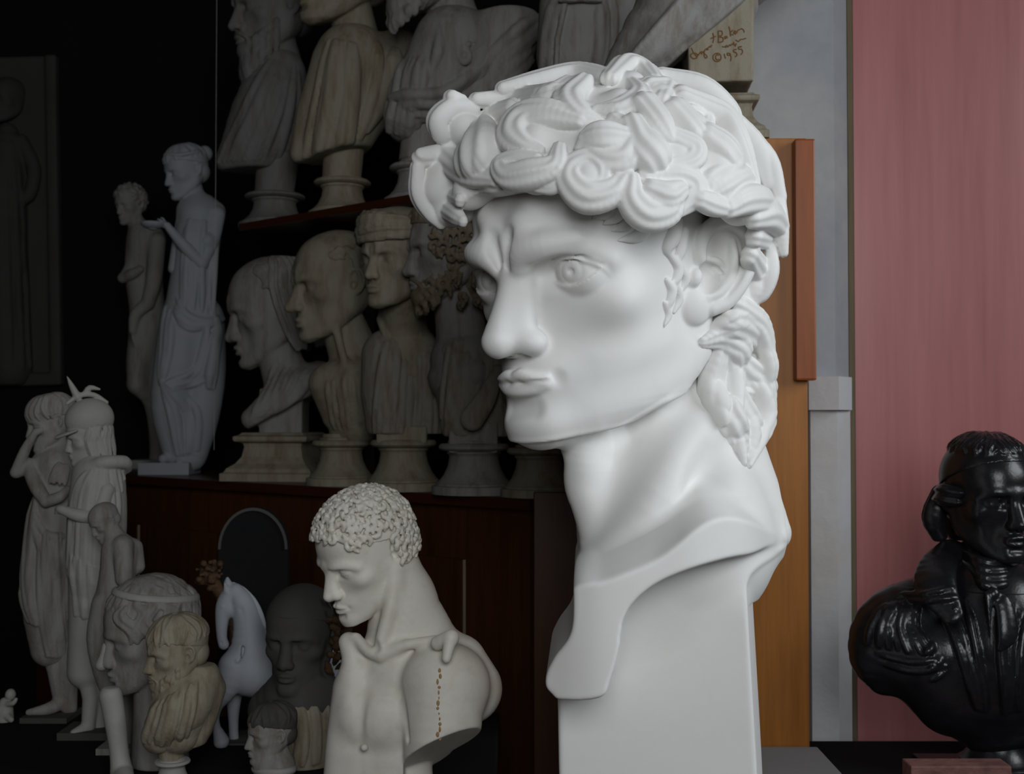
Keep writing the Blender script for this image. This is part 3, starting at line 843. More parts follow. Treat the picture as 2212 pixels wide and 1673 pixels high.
def beard(S, length, r, seed, curly=False, k=0.2, width=1.0, count=15, tache=True):
    q = random.Random(seed)
    S.ell((0, -7.0, -9.6), (3.6 * width, 3.2, 3.0), 0.6)
    for i in range(count):
        f = i / (count - 1) * 2 - 1
        a = f * 88
        x = 6.2 * math.sin(math.radians(a)); y = 0.8 - 9.0 * math.cos(math.radians(a)); z = -3.0 - 6.4 * math.cos(math.radians(a)) ** 0.8 if abs(a) < 85 else -2.5
        for j in range(3):
            zz = z + (1.5 - j * 1.7); yy = y - 0.25 * j
            l = length * (1 - 0.5 * abs(f)) * (0.5 + 0.25 * j)
            if curly:
                a0 = q.uniform(0, 6.28); c = np.array((x * width, yy, zz - l * 0.3))
                nn = np.array((x, yy - 1, -1.5)); nn /= np.linalg.norm(nn)
                u = np.cross(nn, (0, 0, 1)); u /= np.linalg.norm(u); v = np.cross(nn, u)
                P = [c + (u * math.cos(a0 + t) + v * math.sin(a0 + t)) * r * (1.3 - 0.17 * t) + nn * 0.12 * t * r for t in np.linspace(0, 4.6, 6)]
                S.tube(P, np.array((0.35, 0.5, 0.55, 0.5, 0.45, 0.3)) * r, k)
            else:
                w = q.uniform(-0.5, 0.5)
                P = [(x * width, yy, zz), (x * width * 0.95 + w, yy - 0.7, zz - l * 0.4), (x * width * 0.8 - w, yy - 0.6, zz - l * 0.8), (x * width * 0.65 + w, yy - 0.2, zz - l)]
                S.tube(P, (r * 0.7, r, r * 0.8, r * 0.3), k, n=3, cen=(0, 2, -3), flat=(1, 0.8), groove=(0.2, 2))
    if tache:
        for sx in (1, -1):
            S.tube([(sx * 0.3, -9.9, -5.7), (sx * 1.6, -9.5, -6.1), (sx * 2.9, -8.4, -7.4), (sx * 3.3, -7.8, -9.0)], (0.5, 0.65, 0.6, 0.25), 0.2, n=3, cen=(0, 2, -6), flat=(1, 0.8), groove=(0.2, 2))

def folds(S, A, B, n, r, k=0.25, jit=0.0, seed=1, flat=(1, 1.0), nrm=(0, -1, 0), m=4, out=0.9, proj=True):
    """n rounded ridges running from path A across to path B (each a list of points)"""
    q = random.Random(seed)
    nv = np.array(nrm, float)
    A = np.array(A, float) + nv * (out + 0.25); B = np.array(B, float) + nv * (out + 0.25)
    k = min(k, 0.18); r = r * 1.25
    front = None
    if proj:
        W = S.D < 0
        any_ = W.any(axis=1); first = np.argmax(W, axis=1)
        def front(p):
            g_ = S.p(p)
            i = int(round((g_[0] - S.lo[0]) / S.h)); kz = int(round((g_[2] - S.lo[2]) / S.h))
            if 0 <= i < S.n[0] and 0 <= kz < S.n[2] and any_[i, kz]:
                return S.lo[1] + first[i, kz] * S.h
            return None
    for i in range(n):
        f = (i + 0.5) / n + q.uniform(-0.3, 0.3) / n
        P = A * (1 - f) + B * f
        P = P + np.array([[q.uniform(-jit, jit), q.uniform(-jit, jit) * 0.5, 0] for _ in P])
        if proj and len(P) > 1:
            P = spline(P, 3) if len(P) > 2 else np.linspace(P[0], P[1], 5)
            ys = [front(p) for p in P]
            P = np.array([(p[0], y - r * 0.05, p[2]) for p, y in zip(P, ys) if y is not None] or P)
            if len(P) < 2: continue
            rv = np.full(len(P), r * q.uniform(0.75, 1.25)); rv[0] *= 0.45; rv[-1] *= 0.6
            S.tube(P, rv, k, n=2, flat=flat, nrm=nrm)
            continue
        S.tube(P, r * q.uniform(0.75, 1.25), k, n=m, flat=flat, nrm=nrm)

SOCLE_ROUND = [(1.0, 0), (1.0, 0.11), (0.98, 0.14), (0.9, 0.15), (0.9, 0.18), (0.84, 0.21), (0.72, 0.32), (0.62, 0.48), (0.58, 0.64), (0.60, 0.68), (0.64, 0.70), (0.64, 0.74), (0.78, 0.755), (0.83, 0.79), (0.83, 0.83), (0.78, 0.87), (0.62, 0.88), (0.62, 0.92), (0.54, 0.93), (0.52, 1.0)]
SOCLE_SQ = [(1.0, 0), (1.0, 0.16), (0.94, 0.18), (0.9, 0.26), (0.76, 0.36), (0.66, 0.5), (0.62, 0.7), (0.64, 0.78), (0.78, 0.82), (0.8, 0.86), (0.8, 0.92), (0.7, 0.95), (0.66, 1.0)]

def socle(st, mat, rad, hgt, square=False, rotz=0.0, top=None, label=None, x=0.0):
    """moulded foot under a bust; rad and hgt in statue units"""
    prof = [(r * rad, z * hgt) for r, z in (SOCLE_SQ if square else SOCLE_ROUND)]
    me = lathe_mesh('socle', prof, 48, 4 if square else None)
    o = link_mesh('socle', me, mat, st.t, label=label)
    o.rotation_euler = (0, 0, rotz)
    o.location = (x, 0, 0)
    if square:
        md = o.modifiers.new('soft edges', 'BEVEL'); md.width = 0.15; md.segments = 2; md.limit_method = 'ANGLE'
    return o

def surf(S, st, px, py):
    p = st.L(px, py, 0)
    i = int(round((p[0] - S.lo[0]) / S.h)); k = int(round((p[2] - S.lo[2]) / S.h))
    if not (0 <= i < S.n[0] and 0 <= k < S.n[2]): return None
    c = S.D[i, :, k] < 0
    if not c.any(): return None
    j = int(np.argmax(c))
    y = S.lo[1] + j * S.h
    if j > 0:
        d0, d1 = float(S.D[i, j - 1, k]), float(S.D[i, j, k])
        y -= S.h * d1 / (d1 - d0)
    return np.array((p[0], y, p[2]))

# ------------------------------------------------------------------ lower row of busts
SHY = math.degrees(SH_ROT)
def lower_row():
    G = 'plaster busts on the lower shelf'
    # bald old man with long hair behind, profile to the left
    st = Stat('plaster_bust', 'grey bust of a bald old man with long back hair, leftmost lower shelf bust', 'bust', on_shelf(612, 0.17, Z_LOW), G)
    S = st.grid(460, 555, 760, 960, -14, 14, 0.33); L = st.L
    S.tube([L(600, 760, 0), L(620, 830, 1), L(620, 880, 1.5)], (4.6, 5.0, 5.5), 1.0)
    S.tube([L(690, 815, 2), L(630, 850, -3), L(545, 905, -6)], (3.6, 4.4, 2.4), 2.0, n=3)
    S.tube([L(680, 818, 4), L(640, 855, 5), L(560, 905, 3)], (3.0, 3.2, 2.0), 2.0, n=3)
    S.plane(L(530, 938, 0), (0.55, 0, -1.0), k=0.3)
    S.box(L(614, 905, 0), (4.6, 4.6, 6.5), 0.8, rd=0.4)
    folds(S, [L(585, 790, -5), L(565, 850, -7), L(545, 905, -6.5)], [L(690, 800, -2), L(660, 850, -6), L(600, 890, -7)], 8, 0.55, 0.8)
    hpush(S, L(588, 668, 0), 226, -80, 14)
    head(S, nose=1.15, nose_w=1.1, detail=False, frown=0.6, chin=1.15, hollow=0.6, ear_sc=1.1)
    S.pop()
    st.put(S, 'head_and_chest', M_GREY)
    H = st.grid(460, 555, 760, 960, -14, 14, 0.33)
    hpush(H, L(588, 668, 0), 226, -80, 14)
    locks(H, [100, 115, 130, 145, 160, 175, 190, 205, 220, 235, 250, 260], 56, -50, 1.7, 4, grow=0.35, drop=6.0, groove=(0.35, 3.0), n=8)
    locks(H, [78, 88, 97, -78, -88], 44, 2, 1.0, 5, grow=0.2, groove=(0.35, 3.0))
    H.pop()
    st.put(H, 'long_hair', M_GREY)
    socle(st, M_CREAM, 10.2, 10.2, True, math.radians(-10))

    # balding man with a big nose
    st = Stat('plaster_bust', 'yellowed bust of a balding man with a large nose, left of the turbaned bust', 'bust', on_shelf(738, 0.10, Z_LOW), G)
    S = st.grid(620, 480, 880, 960, -14, 14, 0.33); L = st.L
    S.tube([L(735, 690, 1), L(765, 770, 2), L(775, 830, 2)], (4.8, 5.6, 7.2), 1.0, n=3)
    S.tube([L(712, 830, -2), L(725, 900, -1)], (4.6, 3.0), 2.0)
    S.tube([L(830, 830, 3), L(815, 905, 2)], (5.0, 3.0), 2.0)
    S.tube([L(770, 840, -2), L(770, 915, -1)], (6.5, 5.0), 2.0)
    S.tube([L(745, 940, 0), L(745, 1000, 0)], (3.4, 3.4), 1.0)
    S.tube([L(722, 700, -4.5), L(748, 800, -5.5)], (0.9, 0.8), 1.2)
    folds(S, [L(705, 830, -5), L(712, 890, -5), L(720, 925, -4)], [L(800, 800, -6), L(805, 870, -7), L(800, 925, -6)], 8, 0.55, 0.8)
    hpush(S, L(727, 614, 0), 230, -66, 8)
    head(S, nose=1.6, nose_w=1.15, detail=False, frown=0.8, hollow=0.7, mouth_z=-0.3)
    S.pop()
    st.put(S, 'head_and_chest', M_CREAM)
    H = st.grid(620, 480, 880, 760, -14, 14, 0.33)
    hpush(H, L(727, 614, 0), 230, -66, 8)
    locks(H, range(108, 256, 12), 34, -36, 1.0, 7, grow=0.2, wave=9, groove=(0.35, 3.0), n=8)
    locks(H, [72, 79, 86, 94, 101, -75, -85], 26, 6, 0.75, 8, grow=0.1, groove=(0.35, 2.0))
    H.pop()
    st.put(H, 'receding_hair', M_CREAM)
    socle(st, M_CREAM, 7.6, 11.0)

    # turbaned head
    st = Stat('plaster_bust', 'yellowish bust wearing a wrapped turban and a pleated gown', 'bust', on_shelf(872, 0.05, Z_LOW), G)
    S = st.grid(730, 440, 1010, 960, -20, 14, 0.33); L = st.L
    S.tube([L(862, 630, -5), L(872, 720, 0), L(880, 790, 2)], (4.8, 5.4, 8.5), 1.0, n=3)
    S.tube([L(820, 690, -3.5), L(845, 760, -5)], 0.8, 1.0)
    S.box(L(872, 950, 0), (5.4, 5.4, 3.0), 0.4, rd=0.5)
    hpush(S, L(858, 560, -7), 201, -36, 4)
    head(S, nose=1.2, detail=False, frown=0.8, chin=1.05)
    S.pop()
    st.put(S, 'head_and_neck', M_CREAM)
    T = st.grid(730, 415, 940, 560, -20, 10, 0.33)
    hpush(T, L(858, 560, -7), 201, -36, 4)
    T.ell((0, 1.2, 7.0), (9.8, 11.4, 5.8), clip=[((0, -9, 4.6), (0, -0.12, -1))])
    for i, (z, rr) in enumerate([(4.6, 1.0), (6.0, 1.5), (7.8, 1.6), (9.4, 1.5), (10.8, 1.2)]):
        sc_ = math.sqrt(max(0.1, 1 - ((z - 5.5) / 7.2) ** 2))
        P = [(9.5 * sc_ * math.sin(a), 1.2 - 11.2 * sc_ * math.cos(a), z + (0.4 if i == 0 else 1.5) * math.sin(a + 0.9 * i)) for a in np.linspace(0, 2 * math.pi, 25)]
        T.tube(P, rr, 0.3, cen=(0, 1, 7), flat=(1, 0.6), groove=(0.2, 3))
    T.pop()
    st.put(T, 'turban', M_CREAM)
    Gd = st.grid(770, 700, 1000, 960, -14, 14, 0.33)
    Gd.tube([L(840, 770, -0.5), L(845, 850, -1), L(845, 915, -1)], (6.0, 6.6, 5.6), 1.0)
    Gd.tube([L(920, 790, 0), L(922, 860, 0), L(918, 925, 0)], (5.4, 5.2, 4.4), 2.0)
    folds(Gd, [L(830, 740, -5), L(815, 830, -6.5), L(805, 935, -5.5)], [L(950, 750, -4), L(965, 840, -6), L(965, 938, -5)], 15, 0.55, 0.5, jit=0.15)
    Gd.plane(L(870, 938, 0), (0, 0, -1), k=0.3)
    st.put(Gd, 'pleated_gown', M_STREAK)
    socle(st, M_CREAM, 8.6, 12.4)

    # bearded, long curls
    st = Stat('plaster_bust', 'grey bust of a bearded man with long thick curls beside the big white face', 'bust', on_shelf(1024, 0.06, Z_LOW), G)
    S = st.grid(850, 440, 1160, 980, -14, 14, 0.33); L = st.L
    S.tube([L(985, 640, 1), L(1000, 740, 2), L(1010, 800, 2)], (5.0, 6.0, 9.0), 1.0, n=3)
    S.box(L(1024, 950, 0), (5.2, 5.2, 4.0), 0.4, rd=0.5)
    hpush(S, L(975, 540, 0), 226, -74, 6)
    head(S, nose=1.2, detail=False, frown=1.0)
    S.pop()
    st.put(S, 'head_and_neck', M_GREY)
    H = st.grid(850, 430, 1160, 790, -14, 14, 0.33)
    hpush(H, L(975, 540, 0), 226, -74, 6)
    cap(H, 6.4, 0.3, 0.9)
    locks(H, range(-180, 180, 18), 80, 22, 1.4, 3, grow=0.8)
    curls(H, 300, 1.35, 5, line=lambda th: 30 if abs(th) < 50 else -42, grow=0.8, top=60, gap=0.8)
    for i in range(60):
        th = rnd.uniform(60, 180) * rnd.choice((1, 1, -1)); z = rnd.uniform(-14, -1)
        c = np.array((7.4 * math.sin(math.radians(th)), 1.5 - 7.5 * math.cos(math.radians(th)), z))
        P = [c + np.array((math.cos(q), 0.6 * math.sin(2 * q), math.sin(q))) * 1.1 * (1 - q / 8) for q in np.linspace(0, 4.5, 6)]
        H.tube(P, (0.4, 0.55, 0.6, 0.55, 0.5, 0.3), 0.12)
    H.ell((0, 4.5, -5), (6.4, 4.5, 9.0), 0.5)
    H.pop()
    st.put(H, 'long_curls', M_GRIME)
    Bd = st.grid(850, 540, 1100, 780, -14, 14, 0.33)
    hpush(Bd, L(975, 540, 0), 226, -74, 6)
    beard(Bd, 5.0, 1.25, 9, curly=True)
    Bd.pop()
    st.put(Bd, 'curly_beard', M_GRIME)
    Gd = st.grid(920, 700, 1160, 980, -14, 14, 0.33)
    Gd.tube([L(995, 770, -0.5), L(998, 850, -1), L(1000, 915, -1)], (5.2, 5.6, 5.0), 1.0)
    Gd.tube([L(1066, 790, 0), L(1070, 860, 0), L(1066, 925, 0)], (5.4, 5.2, 4.4), 2.0)
    folds(Gd, [L(970, 735, -5), L(955, 830, -6.5), L(945, 940, -5.5)], [L(1100, 750, -4), L(1110, 840, -6), L(1115, 945, -5)], 15, 0.55, 0.5, jit=0.15, seed=4)
    Gd.tube([L(1075, 800, -7), L(1050, 860, -8.5), L(1020, 905, -8.5)], (1.2, 2.2, 2.6), 0.6, n=4, flat=(1, 0.5), nrm=(0, -1, 0))
    Gd.plane(L(1020, 944, 0), (0, 0, -1), k=0.3)
    st.put(Gd, 'pleated_gown', M_STREAK)
    socle(st, M_GREY, 9.2, 12.4)

    # last one, almost hidden
    st = Stat('plaster_bust', 'cream bust mostly hidden behind the big white head, its round foot showing', 'bust', on_shelf(1166, 0.09, Z_LOW), G)
    S = st.grid(1040, 470, 1330, 1000, -14, 14, 0.4); L = st.L
    S.tube([L(1180, 660, 1), L(1175, 760, 2), L(1165, 830, 1)], (4.8, 6.0, 8.6), 1.0, n=3)
    S.tube([L(1150, 830, 1), L(1140, 900, 1), L(1150, 945, 1)], (3.6, 3.2, 2.2), 2.0, n=3)
    S.tube([L(1230, 830, 2), L(1230, 920, 2)], (6.0, 4.0), 2.0)
    S.tube([L(1172, 880, 1), L(1166, 990, 0)], (6.0, 4.4), 2.0)
    folds(S, [L(1110, 780, -5), L(1100, 900, -5)], [L(1220, 780, -6), L(1220, 920, -6)], 6, 0.9, 0.8)
    hpush(S, L(1185, 580, 0), 215, -60, 6)
    head(S, detail=False); cap(S)
    S.pop()
    st.put(S, 'head_and_chest', M_CREAM)
    socle(st, M_CREAM, 8.6, 12.0)

def upper_row():
    G = 'draped plaster busts on the upper shelf'
    st = Stat('plaster_bust', 'shade-darkened grey bust of a man with a long forked beard and a cloak', 'bust', on_shelf(592, 0.14, Z_UP), G)
    S = st.grid(450, -90, 720, 420, -14, 14, 0.36); L = st.L
    S.tube([L(590, 90, 1), L(600, 180, 1.5)], (4.8, 6.5), 1.0)
    S.tube([L(600, 340, 0), L(592, 420, 0)], (4.6, 4.2), 1.0)
    hpush(S, L(590, 18, 0), 212, -62, 8)
    head(S, nose=1.2, detail=False, frown=0.8, hollow=0.5)
    S.pop()
    st.put(S, 'head_and_neck', M_DIMMED)
    H = st.grid(450, -110, 720, 230, -14, 14, 0.36)
    hpush(H, L(590, 18, 0), 212, -62, 8)
    cap(H, 6.2, 0.3, 0.4); locks(H, range(-180, 180, 24), 80, 10, 1.2, 2)
    beard(H, 8.5, 1.1, 5)
    for sx in (1, -1):
        H.tube([(sx * 1.0, -8.5, -12), (sx * 1.8, -9.0, -15), (sx * 1.6, -8.6, -18.5)], (1.6, 1.4, 0.4), 0.4, n=4, cen=(0, 0, -14), flat=(1, 0.8), groove=(0.2, 3))
    H.pop()
    st.put(H, 'hair_and_forked_beard', M_DIMMED)
    C = st.grid(445, 100, 700, 410, -14, 14, 0.36)
    C.tube([L(600, 160, 0), L(580, 250, -1), L(545, 330, -2)], (6.0, 8.0, 6.0), 2.0, n=3)
    C.tube([L(545, 250, -2), L(490, 350, -3)], (3.0, 2.4), 3.0)
    C.tube([L(625, 220, 2), L(610, 320, 1)], (5.0, 4.0), 3.0)
    folds(C, [L(580, 130, -5), L(520, 240, -7.5), L(470, 350, -5)], [L(645, 150, -3), L(640, 250, -7), L(610, 345, -6)], 13, 0.6, 0.6, jit=0.2, seed=3)
    C.plane(L(545, 372, 0), (0.05, 0, -1), k=0.5)
    st.put(C, 'cloak', M_DIMMED)
    socle(st, M_DIMMED, 7.8, 8.6)

    st = Stat('plaster_bust', 'yellow-brown bust in an open long coat, right of the forked beard', 'bust', on_shelf(738, 0.14, Z_UP), G)
    S = st.grid(620, -160, 920, 390, -14, 14, 0.36); L = st.L
    S.tube([L(752, 0, 1), L(770, 90, 2), L(775, 150, 1)], (4.6, 5.2, 7.5), 1.0, n=3)
    S.tube([L(742, 320, 0), L(738, 385, 0)], (4.4, 4.2), 1.0)
    hpush(S, L(742, -62, 0), 236, -58, 2)
    head(S, nose=1.2, detail=False, chin=1.2); cap(S)
    S.pop()
    st.put(S, 'head_and_neck', M_CREAM)
    C = st.grid(620, 60, 930, 370, -14, 14, 0.36)
    C.tube([L(760, 130, 0), L(740, 240, -1), L(725, 330, -1)], (8.2, 8.0, 7.0), 1.0)
    C.tube([L(700, 130, -2), L(670, 240, -3), L(650, 332, -3)], (2.4, 3.0, 2.4), 2.0)
    C.tube([L(860, 110, 2), L(840, 200, 1), L(790, 270, -1)], (5.0, 5.4, 3.0), 3.0)
    folds(C, [L(705, 90, -5), L(675, 220, -7), L(652, 338, -6)], [L(770, 100, -7), L(770, 220, -9), L(752, 335, -8)], 6, 1.0, 0.6, jit=0.2, seed=8)
    folds(C, [L(800, 90, -6), L(790, 180, -8), L(765, 300, -7)], [L(880, 110, -3), L(870, 170, -5), L(810, 265, -5)], 3, 1.2, 1.2, jit=0.2, seed=5)
    C.plane(L(700, 346, 0), (0.25, 0, -1), k=0.5)
    st.put(C, 'open_coat', M_CREAM)
    socle(st, M_CREAM, 7.4, 9.4)

    st = Stat('plaster_bust', 'grey bust in a toga with a medal hanging on its chest', 'bust', on_shelf(905, 0.14, Z_UP), G)
    S = st.grid(790, -190, 1190, 350, -16, 14, 0.38); L = st.L
    S.tube([L(955, -40, 1), L(985, 60, 2), L(1000, 130, 1)], (5.0, 6.0, 8.5), 1.0, n=3)
    S.tube([L(915, 270, 0), L(905, 350, 0)], (4.6, 4.4), 1.0)
    hpush(S, L(925, -80, 0), 235, -60, 4)
    head(S, detail=False, frown=0.5); cap(S); beard(S, 4.0, 1.2, 4)
    S.pop()
    st.put(S, 'head_and_neck', M_GREY)
    C = st.grid(790, 20, 1200, 330, -16, 14, 0.38)
    C.tube([L(980, 100, 0), L(930, 190, -1), L(880, 260, -1)], (9.0, 8.0, 5.0), 1.0)
    C.tube([L(1100, 60, 2), L(1080, 160, 2)], (7.0, 6.0), 3.0)
    folds(C, [L(850, 120, -6), L(830, 200, -6), L(815, 270, -4)], [L(925, 130, -8), L(915, 210, -8), L(900, 300, -6)], 6, 0.8, 0.6, seed=2)
    folds(C, [L(830, 200, -6), L(950, 190, -9.5), L(1060, 90, -9), L(1160, 10, -5)], [L(930, 270, -6), L(1020, 230, -8), L(1110, 160, -7), L(1170, 100, -4)], 8, 0.95, 0.5, seed=6, jit=0.2)
    C.tube([L(955, 40, -7), L(945, 110, -9), L(930, 165, -8.5)], (0.9, 1.3, 0.8), 0.3)
    C.plane(L(880, 308, 0), (0.1, 0, -1), k=0.5)
    cl = st.put(C, 'toga', M_GREY)
    Md = st.grid(975, 105, 1040, 180, -14, -3, 0.25)
    p0 = L(1006, 142, -9.6)
    pf = surf(C, st, 1006, 142); p0 = pf if pf is not None else p0
    Md.ell(p0, (1.7, 0.8, 2.1)); Md.ell(p0 + (0, -0.75, 0), (1.2, 0.35, 1.5), 0.1, mode='sub'); Md.ell(p0 + (0, -0.45, 0), (0.7, 0.5, 0.9), 0.1)
    Md.ell(p0 + (-0.8, -0.2, 2.2), (0.8, 0.7, 0.7), 0.2); Md.ell(p0 + (0.8, -0.2, 2.4), (0.8, 0.7, 0.7), 0.2); Md.tube([p0 + (-3.2, 0.3, 2.5), p0 + (-0.8, -0.1, 2.8), p0 + (2.2, 0.1, 3.1)], 0.3, 0.1)
    st.put(Md, 'medal', M_GREY, parent=cl)
    socle(st, M_GREY, 7.8, 10.0)

    st = Stat('plaster_bust', 'grey bust in a buttoned jacket and bow tie, behind the white curls', 'bust', on_shelf(1240, 0.16, Z_UP), G)
    S = st.grid(1120, -300, 1440, 260, -16, 14, 0.4); L = st.L
    S.tube([L(1265, -150, 1), L(1270, -40, 2), L(1265, 60, 1)], (5.2, 6.2, 9.5), 1.0, n=3)
    S.tube([L(1245, 200, 0), L(1240, 300, 0)], (5.0, 4.6), 1.0)
    hpush(S, L(1240, -200, 0), 250, -55, 4)
    head(S, detail=False); cap(S)
    S.pop()
    st.put(S, 'head_and_neck', M_GREY)
    C = st.grid(1120, -60, 1440, 260, -16, 14, 0.38)
    C.tube([L(1260, 20, 0), L(1245, 120, -1), L(1230, 210, -1)], (9.6, 8.6, 6.0), 1.0)
    C.tube([L(1340, 20, 2), L(1330, 120, 1)], (6.0, 4.6), 3.0)
    folds(C, [L(1200, -10, -6), L(1180, 80, -7), L(1175, 200, -6)], [L(1225, -10, -9), L(1210, 80, -10), L(1200, 200, -8)], 2, 1.2, 0.5)
    C.tube([L(1222, 0, -9.5), L(1205, 80, -10.4), L(1198, 200, -8)], 0.6, 0.4)
    folds(C, [L(1290, 0, -10), L(1290, 90, -9), L(1270, 200, -7)], [L(1330, 0, -6), L(1330, 90, -6), L(1310, 200, -5)], 3, 1.1, 0.8, seed=7)
    cl = st.put(C, 'jacket', M_GREY)
    for (a, b) in ((1256, 28), (1248, 66), (1242, 104), (1238, 140)):
        K = st.grid(a - 14, b - 14, a + 14, b + 14, -14, -6, 0.2)
        K.ell(L(a, b, -10.4), (0.75, 0.6, 0.75)); st.put(K, 'button', M_GREY, parent=cl)
    K = st.grid(1200, -40, 1310, 40, -16, -4, 0.3)
    for sx in (1, -1):
        K.ell(L(1254 + sx * 26, 0, -10.6), (2.4, 1.0, 1.4), 0.5, rot=rotm(0, sx * 14, 0))
    K.ell(L(1254, 2, -11), (0.9, 1.0, 1.0), 0.3)
    st.put(K, 'bow_tie', M_GREY)
    socle(st, M_GREY, 8.0, 10.0)

    # rightmost, on the tall cabinet, with the signed plinth
    loc = at(1566, 836.5, 2.53); loc.z = Z_UP
    st = Stat('plaster_bust', 'grey draped bust with a handwritten plinth, on top of the orange cabinet', 'bust', loc, G)
    S = st.grid(1290, -420, 1800, 300, -18, 16, 0.45); L = st.L
    S.tube([L(1560, -230, 1), L(1560, -110, 2), L(1540, 0, 1)], (6.0, 7.0, 10.0), 1.0, n=3)
    hpush(S, L(1540, -290, 0), 280, -50, 4)
    head(S, detail=False); cap(S)
    S.pop()
    st.put(S, 'head_and_neck', M_GREY)
    C = st.grid(1290, -160, 1800, 230, -18, 16, 0.4)
    C.tube([L(1600, -60, 2), L(1500, 0, -1), L(1390, 110, -2), L(1340, 160, -2)], (10.0, 10.5, 6.5, 4.0), 2.0, n=3)
    C.tube([L(1500, -20, -4), L(1430, 70, -8), L(1350, 170, -6)], (3.0, 3.2, 2.2), 2.0, n=3)
    C.tube([L(1690, -120, 4), L(1640, -40, 2)], (9.0, 7.0), 3.0)
    folds(C, [L(1480, -40, -11), L(1400, 50, -10.5), L(1330, 140, -7)], [L(1500, -30, -11), L(1425, 60, -10.5), L(1350, 150, -7)], 1, 0.7, 0.9, seed=2)
    folds(C, [L(1640, -60, -8), L(1520, 50, -8.5), L(1430, 140, -7)], [L(1660, -50, -8), L(1540, 60, -8), L(1440, 150, -7)], 1, 0.8, 0.8, seed=5)
    q1 = L(1420, 168, 0); q2 = L(1630, 2, 0); dv = q2 - q1
    C.plane(q1, (dv[2] * 1.0, 0.0, -dv[0]), k=0.4)
    st.put(C, 'drapery', M_GREY)
    P = st.grid(1440, -10, 1700, 195, -12, 12, 0.3)
    P.box(L(1551, 95, 0), (6.9, 6.9, 10.5), rd=0.35, taper=-0.02, rot=rotm(0, 0, -4))
    pl = st.put(P, 'plinth_block', M_CREAM)
    # hand-written inscription, cut as fine strokes on the plinth face
    front = -6.95
    def stroke(K, pts, r=0.15):
        Q = [surf(P, st, 1420 + a / 9.217, 40 + b / 9.217) for a, b in pts]
        Q = [v + (0, 0.05, 0) for v in Q if v is not None]
        if len(Q) > 1:
            K.tube(Q, r, 0.0, n=3)
    K = st.grid(1478, 70, 1612, 160, -8.2, -5.6, 0.07)
    T = [
        [(600, 760), (640, 850), (700, 930), (680, 960), (620, 960), (580, 900), (620, 860), (680, 860), (720, 900), (700, 950)],   # B
        [(730, 900), (770, 840), (790, 850)], [(770, 850), (800, 880)], [(800, 830), (820, 850), (860, 800)], [(850, 810), (840, 900), (870, 960), (900, 930), (860, 880)],
        [(870, 790), (900, 770), (920, 790), (900, 800), (890, 780)], [(920, 760), (950, 730), (960, 750), (990, 710)], [(1010, 480), (1030, 560), (1010, 660)], [(970, 580), (1060, 540)],
        [(1110, 440), (1120, 560), (1110, 660)], [(1110, 440), (1180, 440), (1190, 510), (1130, 540)], [(1130, 550), (1200, 570), (1200, 640), (1120, 660)],   # B
        [(1230, 560), (1270, 540), (1280, 570), (1240, 590), (1290, 560)], [(1320, 360), (1340, 440), (1350, 540)], [(1390, 430), (1340, 490), (1400, 520)], [(1410, 490), (1450, 460), (1430, 440), (1415, 480), (1450, 500)],
        [(1470, 480), (1490, 430), (1520, 420), (1560, 400), (1600, 430), (1610, 470)],
        [(1190, 740), (1230, 750), (1260, 730)], [(1260, 760), (1280, 720), (1300, 750), (1330, 710), (1350, 730)], [(1350, 720), (1390, 690), (1400, 710)], [(1410, 660), (1430, 720), (1460, 690), (1440, 740)],
        [(1450, 620), (1500, 650), (1540, 610), (1580, 610), (1640, 590)],
        [(1090 + 78 * math.cos(a), 950 + 82 * math.sin(a)) for a in np.linspace(0, 6.3, 13)], [(1120, 910), (1080, 900), (1060, 950), (1090, 1000), (1125, 985)],   # (c)
        [(1230, 890), (1250, 970)], [(1330, 880), (1290, 870), (1290, 910), (1340, 910), (1340, 880), (1360, 960), (1350, 1020)],
        [(1460, 800), (1410, 810), (1410, 850), (1450, 860), (1475, 910), (1440, 945)], [(1560, 750), (1500, 760), (1510, 800), (1560, 800), (1580, 860), (1545, 905)],
    ]
    for pts in T:
        stroke(K, pts)
    st.put(K, 'handwritten_inscription', M_INK, parent=pl, smooth=1)
    socle(st, M_CREAM, 8.6, 10.3, True, math.radians(-4))
